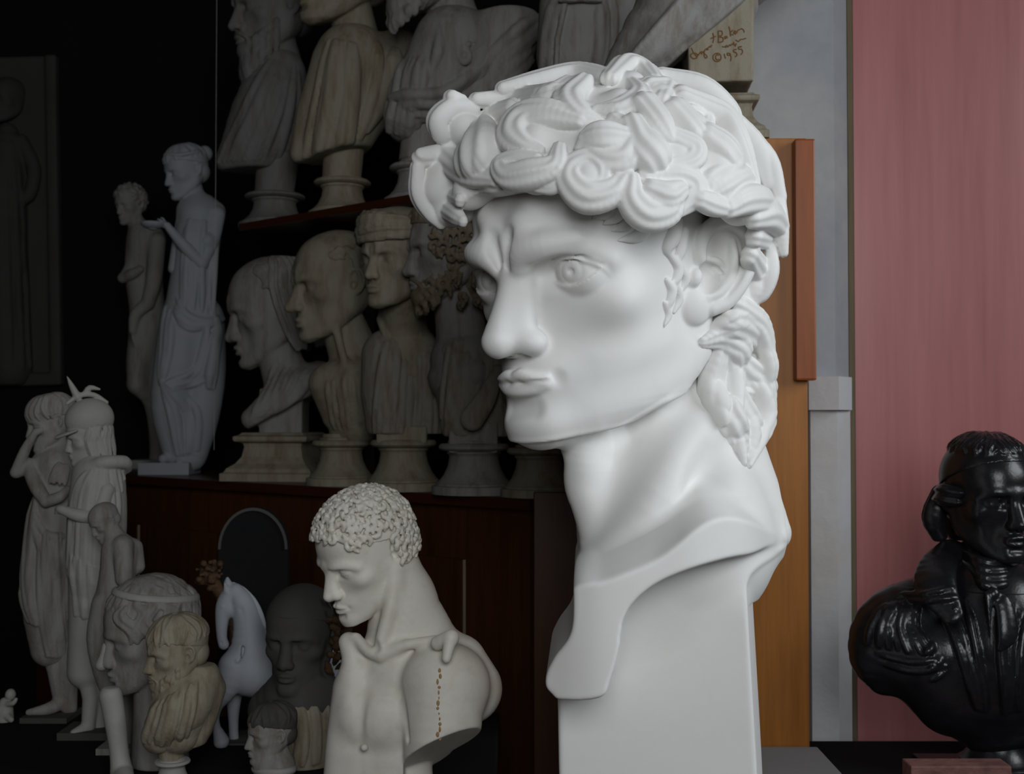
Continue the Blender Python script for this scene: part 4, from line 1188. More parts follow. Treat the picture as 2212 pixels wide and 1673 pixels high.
# ------------------------------------------------------------------ front group
def short_curl_bust():
    loc = at(880, 900, 2.1); loc.z = Z_TABLE
    st = Stat('plaster_bust', 'ivory armless bust of a young man with short tight curls looking down', 'bust', loc)
    L = st.L
    S = st.grid(600, 1010, 1090, 1780, -20, 17, 0.27)
    # torso
    S.tube([L(872, 1290, 3), L(862, 1360, 2), L(868, 1430, 2), L(880, 1480, 2)], (6.6, 7.0, 8.0, 9.5), 0, n=4)
    S.tube([L(875, 1500, 1), L(850, 1620, 0), L(840, 1780, 0)], (12.5, 12.6, 11.8), 2.5, n=3, flat=(1, 0.62), nrm=(0, -1, 0))
    S.tube([L(770, 1490, 0), L(772, 1620, -1), L(770, 1780, 0)], (5.0, 6.0, 6.0), 3.0)
    S.tube([L(900, 1420, 5), L(985, 1440, 5), L(1010, 1490, 4)], (6.0, 7.0, 7.6), 4.0)      # trapezius and shoulder
    S.ell(L(982, 1485, -3), (7.6, 8.5, 8.4), 1.6)                                               # deltoid
    S.tube([L(955, 1480, -5), L(955, 1560, -6.5), L(950, 1660, -8)], (9.0, 8.4, 7.4), 1.2, n=3)   # upper arm
    S.ell(L(825, 1555, -5.5), (7.0, 4.4, 6.5), 1.8)                                               # near chest muscle
    S.ell(L(762, 1540, -4.0), (3.4, 4.4, 6.5), 1.6)
    S.tube([L(752, 1390, 0), L(762, 1440, -2), L(745, 1540, -3), L(728, 1680, -3)], (2.2, 2.4, 2.6, 2.4), 2.5, n=3)   # far shoulder
    S.tube([L(838, 1420, -7), L(866, 1520, -10), L(884, 1600, -11)], (0.4, 0.5, 0.4), 1.2, mode='sub', n=3)     # line between chest and arm
    S.tube([L(795, 1450, -7.4), L(778, 1560, -9.0), L(776, 1700, -8.6)], (0.4, 0.5, 0.4), 1.6, mode='sub', n=3)
    # neck
    S.tube([L(840, 1215, 2), L(872, 1290, 2.0), L(905, 1360, 3), L(930, 1420, 4)], (6.2, 6.2, 6.8, 7.5), 2.0, n=4)
    S.tube([L(852, 1235, -3.2), L(842, 1310, -4.6), L(818, 1395, -5.6)], (1.5, 1.4, 1.1), 2.0, n=4)
    S.tube([L(768, 1380, -1.5), L(795, 1412, -4.6), L(818, 1418, -5.6)], (1.0, 1.0, 0.8), 1.6, n=3)
    S.tube([L(822, 1418, -5.4), L(880, 1395, -6.4), L(940, 1385, -6.5)], (0.9, 1.0, 1.0), 1.8, n=3)
    S.ell(L(808, 1400, -6.6), (1.0, 1.0, 1.2), 1.0, mode='sub')
    hpush(S, L(788, 1196, 0), 253, -52, 24, 2)
    head(S, nose=1.15, nose_w=1.1, detail=True, closed=True, eye_r=1.5, chin=1.1, ear_sc=0.95, ear_at=(6.9, 2.6, -0.4), mouth_sc=0.95, mouth_z=-0.2, brow=0.25)
    S.pop()
    q1 = L(884, 1634, 0); q2 = L(1040, 1566, 0); dv = q2 - q1
    # sawn-off arm
    S.fn(L(880, 1800, 0) * np.array((1, 0, 1)) + (0, -20, -6), L(1090, 1540, 0) * np.array((1, 0, 1)) + (0, 17, 0),
         lambda x, y, z: np.maximum(np.maximum((z - (q1[2] + (x - q1[0]) * dv[2] / dv[0] - (y + 6) * 0.5)) * 0.8, (q1[0] - 0.6 - x)), 0 * y + (-99)), 0.15, 'sub')
    S.tube([L(872, 1600, 3), L(880, 1700, 3), L(890, 1800, 3)], (6.0, 5.6, 5.0), 0.6)
    # broken strut on the shoulder
    S.tube([L(945, 1392, -10.5), L(974, 1380, -12.0)], (1.5, 1.7), 0.8)
    S.tube([L(972, 1384, -12.2), L(964, 1425, -14.0)], (1.4, 1.0), 0.5)
    S.ell(L(786, 1617, -9.6), (0.8, 0.8, 0.8), 0.8)
    st.put(S, 'head_and_torso', M_IVORY)
    H = st.grid(600, 1000, 960, 1300, -16, 16, 0.22)
    hpush(H, L(788, 1196, 0), 253, -52, 24, 2)
    cap(H, 6.0, 0.28, 0.35)
    curls(H, 330, 1.3, 21, gap=0.85, line=lambda th: 22 if abs(th) < 50 else (3 if abs(th) < 72 else (8 if abs(th) < 100 else -38)), grow=0.75, k=0.1)
    H.pop()
    st.put(H, 'short_curls', M_IVORY)
    # glue seam with rusty stain running down the arm
    K = st.grid(935, 1410, 985, 1580, -18, -2, 0.13)
    rr = random.Random(5)
    zs = np.linspace(1425, 1560, 14)
    for i, zpy in enumerate(zs):
        P0 = surf(S, st, 956 + rr.uniform(-3, 3), zpy); 
        if P0 is not None:
            K.ell(P0, (rr.uniform(0.15, 0.4), 0.2, rr.uniform(0.3, 0.75)), 0.1)
    st.put(K, 'rusty_seam', M_STAIN, smooth=1)

def black_bust():
    loc = at(2150, 900, 2.3); loc.z = Z_TABLE + 0.013
    st = Stat('black_bust', 'glossy black bust of a man in coat and cravat with rolled side curls', 'bust', loc)
    L = st.L
    S = st.grid(1830, 930, 2480, 1660, -22, 16, 0.34)
    S.tube([L(2140, 1180, 2), L(2145, 1250, 2), L(2150, 1300, 1)], (5.6, 6.4, 9), 0, n=3)
    S.tube([L(2150, 1330, 0), L(2150, 1430, -1), L(2160, 1540, -1)], (13, 13.5, 8.0), 3.0, n=3)
    S.tube([L(2070, 1290, 2), L(1985, 1320, 2), L(1918, 1360, 2), L(1890, 1420, 2), L(1905, 1470, 2)], (6.0, 7.0, 7.0, 5.2, 3.0), 3.0, n=3)
    S.tube([L(2240, 1290, 2), L(2320, 1320, 2), L(2390, 1360, 2), L(2420, 1420, 2)], (6.0, 7.0, 7.0, 5.2), 3.0, n=3)
    S.tube([L(2000, 1420, 0), L(2060, 1500, 0), L(2120, 1560, 0)], (10, 9, 6), 4.0)
    S.tube([L(2300, 1420, 0), L(2230, 1520, 0)], (10, 8), 4.0)
    hpush(S, L(2140, 1076, 0), 258, 12, 3, 0)
    head(S, nose=1.15, detail=True, eye_r=1.4, chin=1.05, hollow=0.3)
    S.pop()
    st.put(S, 'head_and_chest', M_BLACK)
    H = st.grid(1980, 920, 2320, 1180, -16, 18, 0.3)
    hpush(H, L(2140, 1076, 0), 258, 12, 3, 0)
    cap(H, 8.2, 0.42, 0.5)
    locks(H, range(-170, 180, 20), 78, 38, 1.4, 3, grow=0.5, groove=(0.25, 3))
    for sx in (1, -1):
        for z, y in ((1.2, 0.5), (-0.6, 1.2)):
            H.tube([(sx * 7.4, y - 2.6, z), (sx * 9.0, y, z + 0.2), (sx * 8.6, y + 2.6, z)], (1.1, 1.35, 1.1), 0.15, n=3, cen=(0, 0, 0), flat=(1, 1), groove=(0.2, 2))
        H.tube([(sx * 6.5, 6, 0), (sx * 7.6, 6.5, -4.5), (sx * 6.4, 6.5, -8.0)], (2.0, 2.4, 1.8), 0.4, n=3, cen=(0, 0, -4), flat=(1, 1), groove=(0.2, 3))
    H.tube([(0, 9.5, 0), (0, 9.6, -6), (0, 8.6, -11)], (3.0, 3.2, 1.6), 0.6, n=3)
    H.pop()
    st.put(H, 'wig_with_side_rolls', M_BLACK)
    C = st.grid(1830, 930, 2480, 1660, -22, 16, 0.34)
    # collar, lapels, epaulette, cravat, coat front
    C.tube([L(2062, 1185, 3), L(2030, 1225, -2), L(2025, 1270, -7), L(2060, 1330, -12)], (2.6, 3.4, 3.6, 2.0), 0.3, n=4, flat=(1.2, 0.45), nrm=(-0.5, -0.8, 0.5))
    C.tube([L(2225, 1185, 3), L(2255, 1225, -2), L(2260, 1270, -7), L(2230, 1330, -12)], (2.6, 3.4, 3.6, 2.0), 0.3, n=4, flat=(1.2, 0.45), nrm=(0.5, -0.8, 0.5))
    kz = int((L(2100, 1262)[2] - C.lo[2]) / C.h)
    C.D[:, :, :kz] = np.minimum(C.D, S.D - F4(0.12))[:, :, :kz]
    folds(C, [L(1905, 1305, 0), L(1875, 1345, 0), L(1862, 1385, 0)], [L(1975, 1290, 0), L(1965, 1345, 0), L(1990, 1400, 0)], 8, 0.75, 0.3, seed=4)
    folds(C, [L(1930, 1285, 0), L(1985, 1262, 0), L(2020, 1250, 0)], [L(1940, 1300, 0), L(1990, 1285, 0), L(2030, 1280, 0)], 2, 0.6, 0.3, seed=5)
    folds(C, [L(1880, 1400, 0), L(1940, 1410, 0), L(2000, 1400, 0)], [L(1890, 1430, 0), L(1950, 1440, 0), L(2010, 1425, 0)], 2, 0.7, 0.3, seed=8)
    folds(C, [L(2060, 1320, -12.5), L(2090, 1420, -14.5), L(2110, 1530, -11)], [L(2120, 1300, -12.5), L(2135, 1420, -15), L(2140, 1540, -11.5)], 3, 0.8, 0.3, out=0.2)
    folds(C, [L(2165, 1300, -12.5), L(2165, 1420, -15), L(2165, 1540, -11.5)], [L(2235, 1320, -12), L(2215, 1420, -14.5), L(2200, 1530, -11)], 3, 0.8, 0.3, seed=3, out=0.2)
    folds(C, [L(2010, 1380, -8), L(1990, 1400, -8)], [L(2050, 1460, -10), L(2010, 1480, -8)], 3, 0.7, 0.4, seed=9)
    coat = st.put(C, 'coat', M_BLACK)
    K = st.grid(2080, 1190, 2230, 1420, -22, 4, 0.3)
    for i in range(4):
        K.tube([L(2086, 1195 + i * 16, -1), L(2120, 1212 + i * 17, -6.0 - i), L(2150, 1218 + i * 17, -7.2 - i), L(2180, 1212 + i * 17, -6.0 - i), L(2214, 1195 + i * 16, -1)], 1.0, 0.25, n=4)
    for sx in (1, -1):
        K.tube([L(2150, 1285, -11.5), L(2150 + sx * 22, 1310, -13), L(2150 + sx * 30, 1370, -14.5), L(2150 + sx * 14, 1405, -14.8)], (1.0, 1.6, 1.8, 0.6), 0.25, n=4, flat=(1.2, 0.6), nrm=(0, -1, 0))
    K.ell(L(2150, 1288, -12), (1.4, 1.2, 1.6), 0.2)
    st.put(K, 'cravat', M_BLACK)
    for py_, yy in ((1440, -16.2), (1480, -15.2), (1515, -13.6)):
        K = st.grid(2142, py_ - 12, 2172, py_ + 12, -19, -10, 0.2); K.ell(L(2156, py_, yy), (0.9, 0.7, 0.9)); st.put(K, 'button', M_BLACK, parent=coat)
    o = socle(st, M_BLACK, 9.0, 11.5)
    # low stand
    t = thing('bust_stand', 'black square stand under the glossy black bust', 'stand', (loc.x, loc.y, Z_TABLE))
    link_mesh('slab', box_mesh('slab', (-0.13, -0.10, 0.0), (0.13, 0.10, 0.013), 0.002), M_BLACK, t)
# ------------------------------------------------------------------ statuettes and small busts at the left
def table_pos(px, py):
    """point of the table top seen at a photo pixel"""
    dz = (836.5 - py) / FPX; dx = (px - 1106.0) / FPX
    dirv = FWD + Vector((1, 0, 0)) * dx + UPV * dz
    t = (Z_TABLE - CAM.z) / dirv.z
    return CAM + dirv * t

def plinth(st, w, d, h, mat, rotz=0.0, x=0.0, y=0.0):
    o = link_mesh('plinth', box_mesh('plinth', (-w, -d, 0), (w, d, h), 0.12), mat, st.t)
    o.rotation_euler = (0, 0, rotz); o.location = (x, y, 0)
    return o

def cup_bearer():
    st = Stat('statuette', 'cool grey statuette of a standing woman in a long gown holding out a shallow bowl', 'statue', on_shelf(382, 0.16, Z_LOW))
    L = st.L
    S = st.grid(290, 290, 500, 1040, -9, 9, 0.27)
    S.tube([L(412, 400, 0.5), L(420, 440, 0.5)], (2.0, 2.4), 0.6)
    S.tube([L(400, 450, 0), L(430, 440, 0.5), L(462, 455, 1)], (2.0, 2.6, 2.2), 1.0, n=3)
    S.tube([L(425, 465, 0.3), L(425, 540, 0), L(418, 610, 0), L(408, 680, 0)], (4.4, 4.4, 4.6, 5.2), 1.2, n=3)
    S.ell(L(408, 515, -2.8), (2.0, 2.0, 2.0), 1.0); S.ell(L(444, 520, -3.0), (1.9, 2.0, 2.0), 1.0)
    S.tube([L(463, 462, -0.5), L(452, 520, -2.2), L(432, 568, -3.6)], (2.0, 1.8, 1.4), 0.4, n=3)
    S.tube([L(432, 568, -3.6), L(395, 530, -5.2), L(362, 492, -6.2)], (1.5, 1.3, 0.85), 0.3, n=3)
    S.ell(L(352, 484, -6.4), (1.3, 0.9, 0.7), 0.3)
    for i in range(4):
        S.tube([L(352, 482, -6.4 - 0.25 * i), L(342, 476 - i, -6.5 - 0.3 * i), L(336, 474 - i, -6.3 - 0.3 * i)], (0.3, 0.26, 0.2), 0.08)
    S.tube([L(356, 482, -5.8), L(348, 470, -5.8), L(342, 468, -5.9)], (0.32, 0.28, 0.2), 0.08)
    S.tube([L(400, 450, 0), L(385, 520, -1), L(372, 580, -2)], (1.9, 1.6, 1.2), 0.6, n=3)
    S.tube([L(395, 690, -0.5), L(378, 790, -2.2), L(362, 880, -2.0), L(382, 980, -1)], (5.0, 4.6, 3.6, 3.0), 1.2, n=3)
    S.tube([L(425, 690, 0.5), L(432, 800, 0.5), L(425, 900, 0.5), L(412, 985, 0)], (5.0, 4.8, 4.2, 3.4), 1.5, n=3)
    S.tube([L(372, 985, -2), L(352, 992, -4)], (1.3, 1.0), 0.4); S.tube([L(410, 985, -1), L(388, 1000, -3.5)], (1.4, 1.0), 0.4)
    hpush(S, L(398, 368, 0), 112, -52, 16)
    head(S, detail=False, ears=True)
    S.pop()
    st.put(S, 'figure', M_BLUE)
    H = st.grid(340, 290, 460, 420, -9, 9, 0.22)
    hpush(H, L(398, 368, 0), 112, -52, 16)
    cap(H, 6.2, 0.3, 0.6); locks(H, range(-180, 180, 20), 78, 8, 1.2, 3, grow=0.5)
    H.ell((0, 11.0, 6.5), (3.6, 3.4, 3.6), 0.6); H.tube([(-7, -4, 7), (0, -7.5, 8.8), (7, -4, 7), (7.5, 4, 7), (0, 9.5, 7), (-7.5, 4, 7), (-7, -4, 7)], 0.8, 0.2, n=4)
    H.pop()
    st.put(H, 'bound_hair', M_BLUE)
    D = st.grid(325, 430, 495, 1005, -10, 9, 0.25)
    D.tube([L(425, 500, 0.3), L(420, 560, 0), L(412, 620, 0), L(405, 690, 0)], (4.9, 4.7, 4.9, 5.4), 0.5, n=3)
    D.tube([L(400, 690, -0.5), L(382, 790, -2.0), L(372, 880, -1.8), L(392, 970, -1)], (5.2, 4.8, 4.0, 3.4), 1.0, n=3)
    D.tube([L(430, 690, 0.5), L(438, 800, 0.5), L(430, 900, 0.5), L(416, 975, 0)], (5.2, 4.8, 4.2, 3.4), 1.0, n=3)
    folds(D, [L(392, 470, -4.2), L(385, 560, -5.2), L(380, 660, -5.4)], [L(470, 480, -3.0), L(470, 570, -4.0), L(472, 680, -3.0)], 8, 0.55, 0.25, jit=0.3, seed=2, out=0.3)
    folds(D, [L(378, 640, -5.2), L(400, 675, -6.6), L(440, 690, -5.8), L(470, 680, -3)], [L(378, 690, -5.0), L(400, 712, -6.6), L(440, 705, -5.8), L(476, 690, -3)], 4, 0.6, 0.25, seed=3, jit=0.2, out=0.2)
    folds(D, [L(352, 660, -4.0), L(348, 760, -5.2), L(346, 830, -5.5)], [L(372, 680, -5.6), L(366, 760, -6.8), L(352, 830, -5.6)], 3, 0.6, 0.3, seed=4, out=0.2)
    folds(D, [L(348, 825, -5.6), L(360, 900, -5.6), L(378, 985, -4.2)], [L(352, 822, -5.8), L(430, 880, -4.6), L(432, 970, -3.6)], 7, 0.5, 0.25, seed=5, out=0.1)
    folds(D, [L(440, 700, -5), L(410, 790, -6), L(356, 825, -5.8)], [L(466, 720, -3.6), L(452, 820, -4.2), L(380, 845, -5.6)], 4, 0.5, 0.25, seed=6, out=0.1)
    folds(D, [L(468, 690, -2), L(462, 760, -2), L(455, 835, -1)], [L(478, 690, 1), L(476, 760, 1), L(468, 840, 1)], 3, 0.9, 0.3, seed=7, out=0.0)
    st.put(D, 'pleated_gown', M_BLUE)
    plinth(st, 5.4, 5.0, 2.6, M_BLUE, x=L(352, 1010)[0] + 1.5)
    # the bowl rests in her hand
    bw = Stat('bowl', 'shallow grey bowl held up by the statuette of a woman', 'bowl', Vector(st.loc) + Vector((L(326, 490, -7.2)) * st.u))
    B = Sculpt((-3.2, -3.2, -0.6), (3.2, 3.2, 2.0), 0.16)
    B.ell((0, 0, 1.1), (2.6, 2.6, 1.5)); B.ell((0, 0, 1.4), (2.3, 2.3, 1.3), 0.1, mode='sub'); B.plane((0, 0, 1.15), (0, 0, 1)); B.tube([(0, 0, -0.45), (0, 0, 0)], 0.9, 0.2)
    bw.put(B, 'bowl_shell', M_BLUE, smooth=1)

    st = Stat('statuette', 'dark grey nude statuette standing behind the woman with the bowl', 'statue', on_shelf(318, 0.36, Z_LOW))
    L = st.L
    S = st.grid(240, 370, 380, 1040, -8, 8, 0.28)
    S.tube([L(285, 470, 0), L(300, 500, 0)], (1.8, 2.2), 0.6)
    S.tube([L(312, 520, 0.5), L(308, 590, 0.5), L(315, 660, 0.5), L(322, 710, 0.5)], (4.2, 4.0, 3.8, 4.4), 1.0, n=3)
    S.tube([L(335, 520, -2), L(330, 600, -3.5), L(316, 655, -4.5)], (1.9, 1.7, 1.4), 0.6, n=3)
    S.tube([L(316, 655, -4.5), L(290, 680, -5), L(284, 715, -5)], (1.4, 1.2, 0.8), 0.3, n=3)
    for i in range(4):
        S.tube([L(284, 712, -5 + 0.3 * i), L(285, 730, -5 + 0.35 * i), L(290, 745 - 3 * i, -5 + 0.35 * i)], (0.32, 0.3, 0.2), 0.1)
    S.tube([L(290, 530, 0), L(280, 575, -2), L(262, 600, -2.5)], (1.6, 1.4, 1.0), 0.6, n=3)
    S.tube([L(262, 600, -2.5), L(285, 590, -4.0), L(300, 580, -4.4)], (1.1, 1.1, 0.8), 0.3, n=3)
    S.tube([L(315, 710, -1), L(302, 780, -2), L(296, 830, -2.4)], (3.6, 3.0, 2.2), 1.0, n=3)
    S.tube([L(296, 830, -2.4), L(330, 870, 0), L(345, 960, 1), L(330, 1022, 0)], (2.2, 2.0, 1.6, 1.2), 0.6, n=3)
    S.tube([L(340, 710, 1), L(342, 820, 0.5), L(344, 930, 1), L(340, 1020, 1)], (3.6, 3.0, 2.2, 1.4), 1.0, n=3)
    hpush(S, L(277, 440, 0), 82, -30, 14)
    head(S, detail=False); cap(S, 6.0, 0.3, 0.6); curls(S, 60, 2.0, 3, line=lambda th: 20 if abs(th) < 60 else -20, grow=0.6)
    S.pop()
    st.put(S, 'figure', M_GREY)
    plinth(st, 5.0, 4.6, 1.8, M_GREY, x=L(335, 1000)[0])
    # dark wooden block under both statuettes is the cabinet itself; thin cable in front
    c = on_shelf(463, -0.02, 1.40)
    t = thing('hanging_cable', 'thin pale cable hanging straight down beside the woman with the bowl', 'cable', (c.x, c.y, 1.40))
    link_mesh('cable_line', lathe_mesh('cable_line', [(0.0007, 0), (0.0007, 2.0)], 8), M_PALE, t)

def relief():
    c = at(66, 835, 4.878)
    t = thing('relief_panel', 'dark plaster relief panel with standing robed figures, hung on the back wall', 'relief', (c.x, c.y, c.z))
    u = 10 * 4.87 / FPX; t.scale = (u,) * 3; t.rotation_euler = (0, math.radians(-1.5), 0)
    S = Sculpt((-12, -5.5, -0.5), (8, 1.5, 73), 0.4)
    S.box((-2, 0, 36), (9.2, 0.9, 35.8), rd=0.3)
    S.box((6.0, -0.7, 36), (1.2, 1.2, 35.8), 0.2, rd=0.3); S.box((-2, -0.7, 1.4), (9.2, 1.2, 1.4), 0.2, rd=0.3)
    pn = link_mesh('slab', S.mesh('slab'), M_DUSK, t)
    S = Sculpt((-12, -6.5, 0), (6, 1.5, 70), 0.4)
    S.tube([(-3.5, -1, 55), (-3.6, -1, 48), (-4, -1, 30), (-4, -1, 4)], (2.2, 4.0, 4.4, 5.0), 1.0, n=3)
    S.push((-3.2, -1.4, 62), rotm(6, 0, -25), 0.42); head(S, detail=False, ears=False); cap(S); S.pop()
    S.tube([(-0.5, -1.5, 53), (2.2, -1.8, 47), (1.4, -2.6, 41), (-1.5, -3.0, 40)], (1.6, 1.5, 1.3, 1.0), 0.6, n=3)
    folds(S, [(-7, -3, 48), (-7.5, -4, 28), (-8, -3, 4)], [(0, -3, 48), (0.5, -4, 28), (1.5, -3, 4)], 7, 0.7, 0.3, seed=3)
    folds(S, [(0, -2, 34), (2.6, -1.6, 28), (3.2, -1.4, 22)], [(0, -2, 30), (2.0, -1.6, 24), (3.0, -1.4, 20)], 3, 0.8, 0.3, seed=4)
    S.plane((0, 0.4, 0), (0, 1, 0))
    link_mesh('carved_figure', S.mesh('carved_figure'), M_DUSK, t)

def low_statuettes():
    G = None
    # veiled woman, hand at her chin
    st = Stat('statuette', 'grey statuette of a draped woman resting her chin on her hand, leftmost on the table', 'statue', table_pos(112, 1552))
    L = st.L
    S = st.grid(10, 840, 190, 1560, -9, 9, 0.28)
    S.tube([L(118, 945, 0.5), L(125, 985, 0.5)], (2.0, 2.6), 0.6)
    S.tube([L(85, 1000, -0.5), L(125, 995, 0.5), L(150, 1010, 1)], (2.2, 2.8, 2.2), 1.0)
    S.tube([L(118, 1010, 0), L(118, 1080, 0), L(110, 1160, 0), L(105, 1260, 0), L(105, 1400, 0)], (4.6, 4.4, 4.8, 5.0, 3.6), 1.2, n=3)
    S.tube([L(78, 1005, -2), L(48, 1015, -3.4), L(30, 1022, -4)], (1.6, 1.4, 1.2), 0.5)
    S.tube([L(30, 1022, -4), L(48, 975, -4.4), L(68, 938, -4.4)], (1.3, 1.1, 0.75), 0.3, n=3)
    S.ell(L(72, 934, -4.4), (0.9, 0.7, 0.8), 0.2)
    for i in range(4):
        S.tube([L(71, 935, -4.4 + 0.3 * i), L(80, 928 + 2 * i, -4.3 + 0.3 * i), L(84, 932 + 2 * i, -4.1 + 0.3 * i)], (0.3, 0.28, 0.2), 0.1)
    S.tube([L(55, 1005, -3), L(75, 1055, -5), L(95, 1085, -5.6)], (1.5, 1.5, 1.2), 0.5, n=3)
    S.tube([L(95, 1085, -5.6), L(125, 1075, -5.8), L(142, 1058, -5.4)], (1.3, 1.2, 0.8), 0.3, n=3)
    S.tube([L(110, 1395, 0), L(122, 1450, 0.5), L(130, 1512, 0.5)], (2.4, 2.0, 1.5), 0.8)
    S.tube([L(132, 1518, 0.5), L(105, 1532, -2), L(62, 1540, -3.4)], (1.6, 1.3, 0.7), 0.5, n=3)
    S.tube([L(140, 1400, 1), L(150, 1530, 1)], (2.6, 1.6), 0.8)
    hpush(S, L(104, 912, 0), 116, -62, 14)
    head(S, detail=False)
    S.pop()
    st.put(S, 'figure', M_GREY)
    H = st.grid(50, 840, 160, 960, -9, 9, 0.22)
    hpush(H, L(104, 912, 0), 116, -62, 14)
    cap(H, 6.0, 0.3, 0.6); locks(H, range(-180, 180, 18), 70, -12, 1.3, 4, grow=0.6); H.ell((0, 9.5, 1), (4, 3, 4), 0.6)
    H.pop()
    st.put(H, 'gathered_hair', M_GREY)
    D = st.grid(15, 990, 190, 1470, -10, 9, 0.26)
    D.tube([L(118, 1090, 0), L(108, 1180, 0), L(102, 1300, 0), L(108, 1400, 0.5)], (4.8, 5.2, 5.4, 4.2), 0.5, n=3)
    folds(D, [L(50, 1020, -3), L(32, 1110, -4), L(34, 1250, -4), L(62, 1340, -3)], [L(62, 1010, -4), L(70, 1120, -5.4), L(62, 1250, -5.4), L(80, 1350, -4.6)], 6, 0.7, 0.3, seed=2, out=0)
    folds(D, [L(70, 1110, -5), L(90, 1150, -6), L(130, 1160, -6)], [L(66, 1150, -5), L(90, 1220, -6.6), L(140, 1220, -5.4)], 5, 0.6, 0.25, seed=3, out=0)
    folds(D, [L(80, 1160, -5.4), L(78, 1300, -6), L(95, 1420, -4.6)], [L(150, 1150, -3.6), L(150, 1300, -4), L(150, 1430, -3.4)], 8, 0.5, 0.4, seed=4, out=0.1)
    folds(D, [L(118, 1000, -4.6), L(98, 1040, -5.6)], [L(146, 1005, -3.6), L(140, 1050, -5)], 4, 0.5, 0.3, seed=6, out=0.2)
    st.put(D, 'mantle', M_GREY)
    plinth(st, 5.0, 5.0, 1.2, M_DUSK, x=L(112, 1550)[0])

    # helmeted woman
    st = Stat('statuette', 'grey statuette of a cloaked woman in a tall crested helmet', 'statue', table_pos(200, 1588))
    L = st.L
    S = st.grid(110, 860, 300, 1610, -10, 10, 0.28)
    S.tube([L(195, 965, 0.5), L(205, 1010, 0.5)], (2.0, 2.6), 0.6)
    S.tube([L(205, 1030, 0), L(202, 1110, 0), L(200, 1200, 0), L(196, 1330, 0), L(185, 1450, 0)], (5.2, 5.6, 5.4, 4.8, 4.0), 1.2, n=3)
    S.tube([L(225, 1060, -4), L(205, 1120, -5.6)], (1.8, 1.6), 0.6)
    S.tube([L(205, 1120, -5.6), L(165, 1115, -6.6), L(132, 1104, -7)], (1.6, 1.4, 1.0), 0.4, n=3)
    S.ell(L(126, 1102, -7), (1.0, 0.8, 0.9), 0.3)
    for i in range(4):
        S.tube([L(126, 1098 + 4 * i, -7), L(117, 1098 + 4 * i, -6.8), L(114, 1102 + 3 * i, -6.4)], (0.3, 0.28, 0.2), 0.1)
    S.tube([L(185, 1450, -1), L(195, 1510, -1), L(190, 1570, -1.5)], (2.0, 1.7, 1.4), 0.6); S.tube([L(190, 1572, -1.5), L(160, 1585, -4)], (1.4, 0.9), 0.4)
    S.tube([L(215, 1450, 1), L(215, 1580, 1)], (2.2, 1.5), 0.6)
    hpush(S, L(186, 946, 0), 110, -64, 12)
    head(S, detail=False, ears=False)
    S.pop()
    st.put(S, 'figure', M_PALE)
    H = st.grid(125, 780, 270, 1020, -9, 9, 0.22)
    hpush(H, L(186, 946, 0), 110, -64, 12)
    H.ell((0, 2.0, 8.0), (8.6, 10.8, 9.6)); H.ell((0, 2.2, 7.4), (7.7, 9.8, 9.0), 0.2, mode='sub'); H.plane((0, 0, 3.0), (0, -0.25, -1), k=0.3)
    H.tube([(-7.5, -5.5, 4.4), (-4.5, -10.2, 3.6), (0, -13.5, 3.0), (4.5, -10.2, 3.6), (7.5, -5.5, 4.4)], (1.0, 1.4, 1.5, 1.4, 1.0), 0.5, n=4, flat=(1.3, 0.6), nrm=(0, -0.3, 1))
    H.tube([(0, -6, 17), (0, 0, 19.5), (0, 6, 18.5), (0, 11, 14)], (0.8, 1.2, 1.2, 0.8), 0.4, n=4)
    H.tube([(0, -1, 19), (0, -2.5, 24.5), (0, -3.5, 29.0)], (1.8, 1.2, 0.3), 0.6, n=4)
    H.tube([(0, 2, 19.5), (0, 5, 22.0), (0, 9, 20.5)], (1.2, 1.3, 0.6), 0.4, n=3)
    H.pop()
    st.put(H, 'crested_helmet', M_PALE)
    H = st.grid(150, 920, 290, 1030, -9, 9, 0.22)
    hpush(H, L(186, 946, 0), 110, -64, 12)
    locks(H, [80, 95, 110, 125, 140, 160, 180, 200, 220, 240, 260], 5, -62, 1.6, 4, grow=0.2, drop=8)
    H.pop()
    st.put(H, 'wavy_hair', M_PALE)
    D = st.grid(110, 985, 295, 1500, -10, 10, 0.26)
    D.tube([L(208, 1030, 0.3), L(206, 1110, 0), L(204, 1200, 0.2), L(200, 1320, 0.4)], (5.6, 6.2, 6.0, 5.0), 0.5, n=3)
    folds(D, [L(180, 1020, -4.6), L(150, 1070, -4.6), L(140, 1200, -4), L(135, 1240, -3)], [L(250, 1010, -3), L(268, 1100, -3), L(272, 1240, -2), L(270, 1300, -1)], 15, 0.5, 0.3, seed=2, out=0.6)
    folds(D, [L(150, 1200, -4.6), L(158, 1330, -5), L(160, 1455, -4.2)], [L(215, 1230, -5), L(212, 1340, -5), L(205, 1462, -4)], 9, 0.5, 0.3, seed=3, out=0.2)
    folds(D, [L(215, 1230, -5), L(225, 1340, -4)], [L(262, 1240, -2), L(250, 1380, -1.5)], 4, 0.75, 0.3, seed=5, out=0.2)
    D.tube([L(188, 1010, -3.4), L(225, 1000, -3.6), L(262, 1000, -0.5), L(268, 1012, 2)], (1.3, 1.5, 1.5, 1.3), 0.4, n=3)
    st.put(D, 'cloak_and_skirt', M_PALE)
    plinth(st, 5.4, 5.0, 1.6, M_DUSK, x=L(195, 1602)[0])

    # small athlete without forearms
    st = Stat('statuette', 'small armless grey statuette of a nude youth before the helmeted woman', 'statue', table_pos(268, 1622))
    L = st.L
    S = st.grid(180, 1070, 320, 1650, -8, 8, 0.26)
    S.tube([L(232, 1140, 0), L(248, 1175, 0.5)], (2.0, 2.6), 0.6)
    S.tube([L(256, 1195, 0.5), L(250, 1250, 0), L(238, 1310, 0)], (4.0, 3.8, 3.8), 1.0, n=3)
